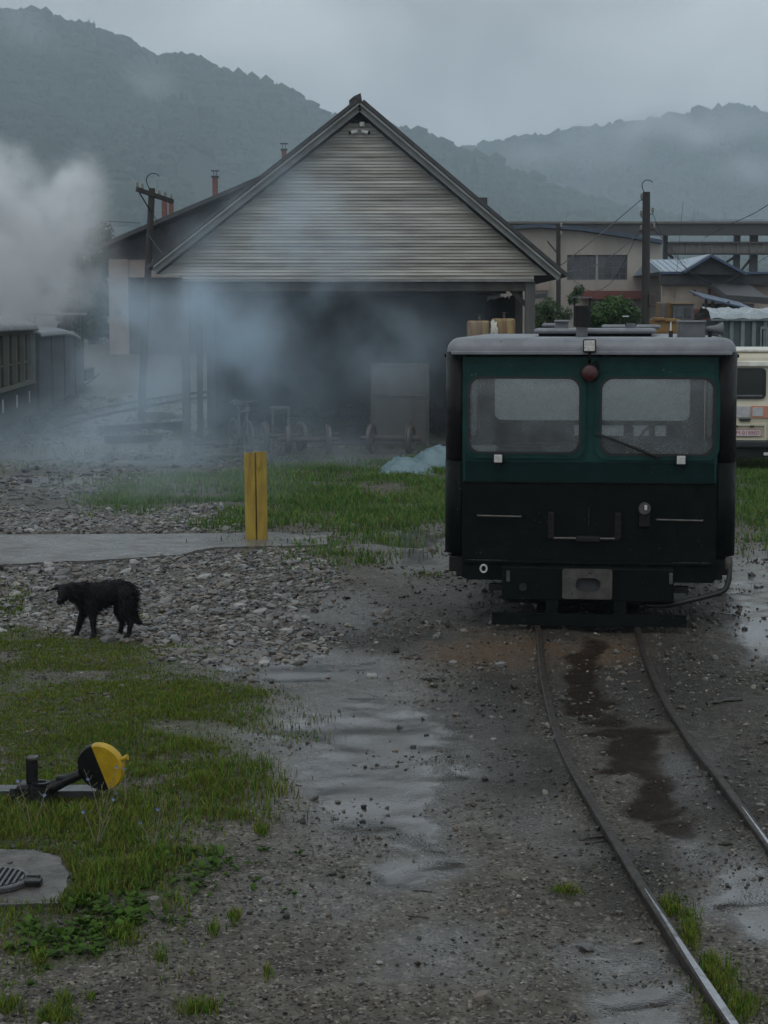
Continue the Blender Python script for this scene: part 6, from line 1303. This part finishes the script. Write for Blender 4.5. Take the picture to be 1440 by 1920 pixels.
    dirv = nn * .55 + np.array([[.55, 0, -.55]]) + r.normal(0, .2, (n, 3)); dirv /= np.linalg.norm(dirv, axis=1)[:, None]; sd = np.cross(dirv, r.normal(0, 1, (n, 3))); sd /= np.linalg.norm(sd, axis=1)[:, None]
    w = (.0028)
    VV = np.stack([c - sd * w - nn * .003, c + sd * w - nn * .003, c + dirv * L[:, None] * 1.4], 1).reshape(-1, 3)
    np_mesh('fur', VV, np.arange(3 * n).reshape(-1, 3), 'dog_fur', parent=D_)
    MB().lathe([(.004, -.012), (.012, -.004), (.012, .004), (.004, .010)], pt(111.5, 1130, -.178) - Vector((gp.x, DGY, 0)), 'Y', 12).build('nose', 'wet_black', D_, local=True, smooth=True)
    for dx, dy, dd in ((116, 1113.5, -.155), (124.5, 1113, -.178)): MB().lathe([(.002, -.006), (.006, -.002), (.006, .003)], pt(dx, dy, dd) - Vector((gp.x, DGY, 0)), 'Y', 10).build('eye', 'wet_black', D_, local=True, smooth=True)
dog()

# ------------------------------------------------------------------ air: haze over the valley, smoke from the engine, mist on the hills
def volume_box(name, lo, hi, m, lab, cat):
    o = MB().b2(lo, hi).build(name, m, None, base=((lo[0] + hi[0]) / 2, (lo[1] + hi[1]) / 2, lo[2])); return tag(o, lab, cat, kind='stuff')
def haze_mat():
    m = bpy.data.materials.new('haze_air'); m.use_nodes = True; N = m.node_tree.nodes; L = m.node_tree.links; N.remove(N['Principled BSDF'])
    v = N.new('ShaderNodeVolumePrincipled'); v.inputs['Color'].default_value = (.76, .89, 1.0, 1); v.inputs['Density'].default_value = HAZE; v.inputs['Anisotropy'].default_value = 0.0
    L.new(v.outputs[0], N['Material Output'].inputs['Volume']); MATS['haze'] = m
HAZE = .00040
haze_mat()
volume_box('haze', (-3200, -60, -3), (3200, 4100, 380), 'haze', 'thin blue rain haze filling the valley', 'haze')
def smoke_mat(name, puffs, col, nscale=.55, warp=1.4, aniso=.2, lo=.42, hi=.68, step=1.0, detail=5, floor=.12):
    """Smoke as a sum of soft puffs (centre, radii, strength) broken up by turbulent noise; coordinates are world metres."""
    m = bpy.data.materials.new(name); m.use_nodes = True; N = m.node_tree.nodes; L = m.node_tree.links; N.remove(N['Principled BSDF'])
    g = N.new('ShaderNodeNewGeometry'); pos = g.outputs['Position']
    nz = N.new('ShaderNodeTexNoise'); nz.inputs['Scale'].default_value = nscale; nz.inputs['Detail'].default_value = detail; nz.inputs['Roughness'].default_value = .55; L.new(pos, nz.inputs['Vector'])
    sb = N.new('ShaderNodeVectorMath'); sb.operation = 'SUBTRACT'; L.new(nz.outputs['Color'], sb.inputs[0]); sb.inputs[1].default_value = (.5, .5, .5)
    wp_ = N.new('ShaderNodeVectorMath'); wp_.operation = 'MULTIPLY_ADD'; L.new(sb.outputs[0], wp_.inputs[0]); wp_.inputs[1].default_value = (warp,) * 3; L.new(pos, wp_.inputs[2])
    acc = None
    for c, rad, st in puffs:
        a = N.new('ShaderNodeVectorMath'); a.operation = 'SUBTRACT'; L.new(wp_.outputs[0], a.inputs[0]); a.inputs[1].default_value = tuple(c)
        b = N.new('ShaderNodeVectorMath'); b.operation = 'MULTIPLY'; L.new(a.outputs[0], b.inputs[0]); b.inputs[1].default_value = tuple(1 / q for q in rad)
        l = N.new('ShaderNodeVectorMath'); l.operation = 'LENGTH'; L.new(b.outputs[0], l.inputs[0])
        mr = N.new('ShaderNodeMapRange'); mr.interpolation_type = 'SMOOTHSTEP'; L.new(l.outputs['Value'], mr.inputs[0]); mr.inputs[1].default_value = 1.0; mr.inputs[2].default_value = .1; mr.inputs[3].default_value = 0; mr.inputs[4].default_value = st
        if acc is None: acc = mr.outputs[0]
        else: ad = N.new('ShaderNodeMath'); ad.operation = 'ADD'; L.new(acc, ad.inputs[0]); L.new(mr.outputs[0], ad.inputs[1]); acc = ad.outputs[0]
    n2 = N.new('ShaderNodeMapRange'); L.new(nz.outputs['Fac'], n2.inputs[0]); n2.inputs[1].default_value = lo; n2.inputs[2].default_value = hi; n2.inputs[3].default_value = floor; n2.inputs[4].default_value = 1.0
    mu = N.new('ShaderNodeMath'); mu.operation = 'MULTIPLY'; L.new(acc, mu.inputs[0]); L.new(n2.outputs[0], mu.inputs[1])
    v = N.new('ShaderNodeVolumePrincipled'); v.inputs['Color'].default_value = (*col, 1); v.inputs['Anisotropy'].default_value = aniso; L.new(mu.outputs[0], v.inputs['Density']); L.new(v.outputs[0], N['Material Output'].inputs['Volume'])
    m.cycles.volume_step_rate = step; MATS[name] = m
def puff(px, py, Y, rpx, rpy, ry, st): p = P(px, py, Y); return (p, (rpx * Y / F, ry, rpy * Y / F), st)
smoke_mat('plume', [puff(20, 470, 53, 160, 160, 2.6, 3.4), puff(110, 400, 53, 110, 110, 2.2, 2.4), puff(110, 540, 53, 110, 90, 2.4, 1.4), puff(-60, 350, 53, 170, 120, 3, 3.2), puff(165, 345, 54, 60, 70, 1.5, 1.8), puff(10, 590, 53, 170, 60, 2.4, 2.0), puff(180, 470, 54, 70, 120, 2, .6)], (.97, .985, 1.0), nscale=.95, warp=1.9, lo=.44, hi=.62, detail=7)
volume_box('smoke', (-15.5, 48.8, .6), (-6.0, 57.6, 8.8), 'plume', 'dense pale steam plume rising behind the carriage at left', 'smoke')
smoke_mat('drift', [puff(430, 610, 35, 150, 140, 1.8, .75), puff(395, 555, 35, 80, 70, 1.4, .6), puff(520, 660, 35, 130, 130, 1.8, .42), puff(555, 440, 35.5, 150, 200, 1.6, .46), puff(660, 490, 35.5, 150, 110, 1.4, .30), puff(420, 480, 35, 160, 100, 1.6, .30), puff(280, 690, 34, 260, 220, 2.6, .46), puff(620, 720, 35, 320, 230, 2.4, .14), puff(150, 830, 34, 340, 120, 3.6, .34), puff(790, 650, 35.5, 190, 160, 1.8, .26), puff(520, 850, 34, 440, 80, 3.0, .18), puff(260, 900, 27.5, 420, 90, 3.8, .14), puff(250, 570, 34.5, 170, 100, 2, .5), puff(620, 410, 35.6, 360, 240, 1.3, .15), puff(430, 760, 34.5, 300, 130, 2.2, .22)], (.75, .89, 1.0), nscale=1.0, warp=1.7, lo=.40, hi=.64, detail=6, floor=.20)
volume_box('smoke', (-8.2, 23.4, -.4), (3.4, 38.2, 7.0), 'drift', 'thin blue smoke drifting across the front of the shed', 'smoke')
def mist_puff(px, py, Y, rpx, rpy, st): p = P(px, py, Y); return (p, (rpx * Y / F, 130, rpy * Y / F), st)
smoke_mat('mist_left', [mist_puff(60, 70, 1700, 60, 70, .006), mist_puff(120, 110, 1700, 80, 40, .004), mist_puff(290, 150, 1700, 60, 55, .006), mist_puff(330, 190, 1700, 50, 30, .005)], (.93, .96, 1), nscale=.016, warp=60, aniso=0, lo=.40, hi=.65, detail=4)
volume_box('mist', (-420, 1570, 120), (-110, 1830, 300), 'mist_left', 'torn wisps of mist hanging on the left wooded hill', 'mist')
smoke_mat('mist_right', [mist_puff(1130, 275, 2450, 110, 70, .010), mist_puff(1240, 235, 2450, 130, 40, .015), mist_puff(1370, 235, 2450, 130, 45, .015), mist_puff(1420, 330, 2450, 100, 50, .007), mist_puff(1000, 290, 2450, 90, 35, .006)], (.93, .96, 1), nscale=.012, warp=80, aniso=0, lo=.38, hi=.65, detail=4)
volume_box('mist', (120, 2300, 130), (760, 2610, 330), 'mist_right', 'low cloud lying along the top of the far right ridge', 'mist')
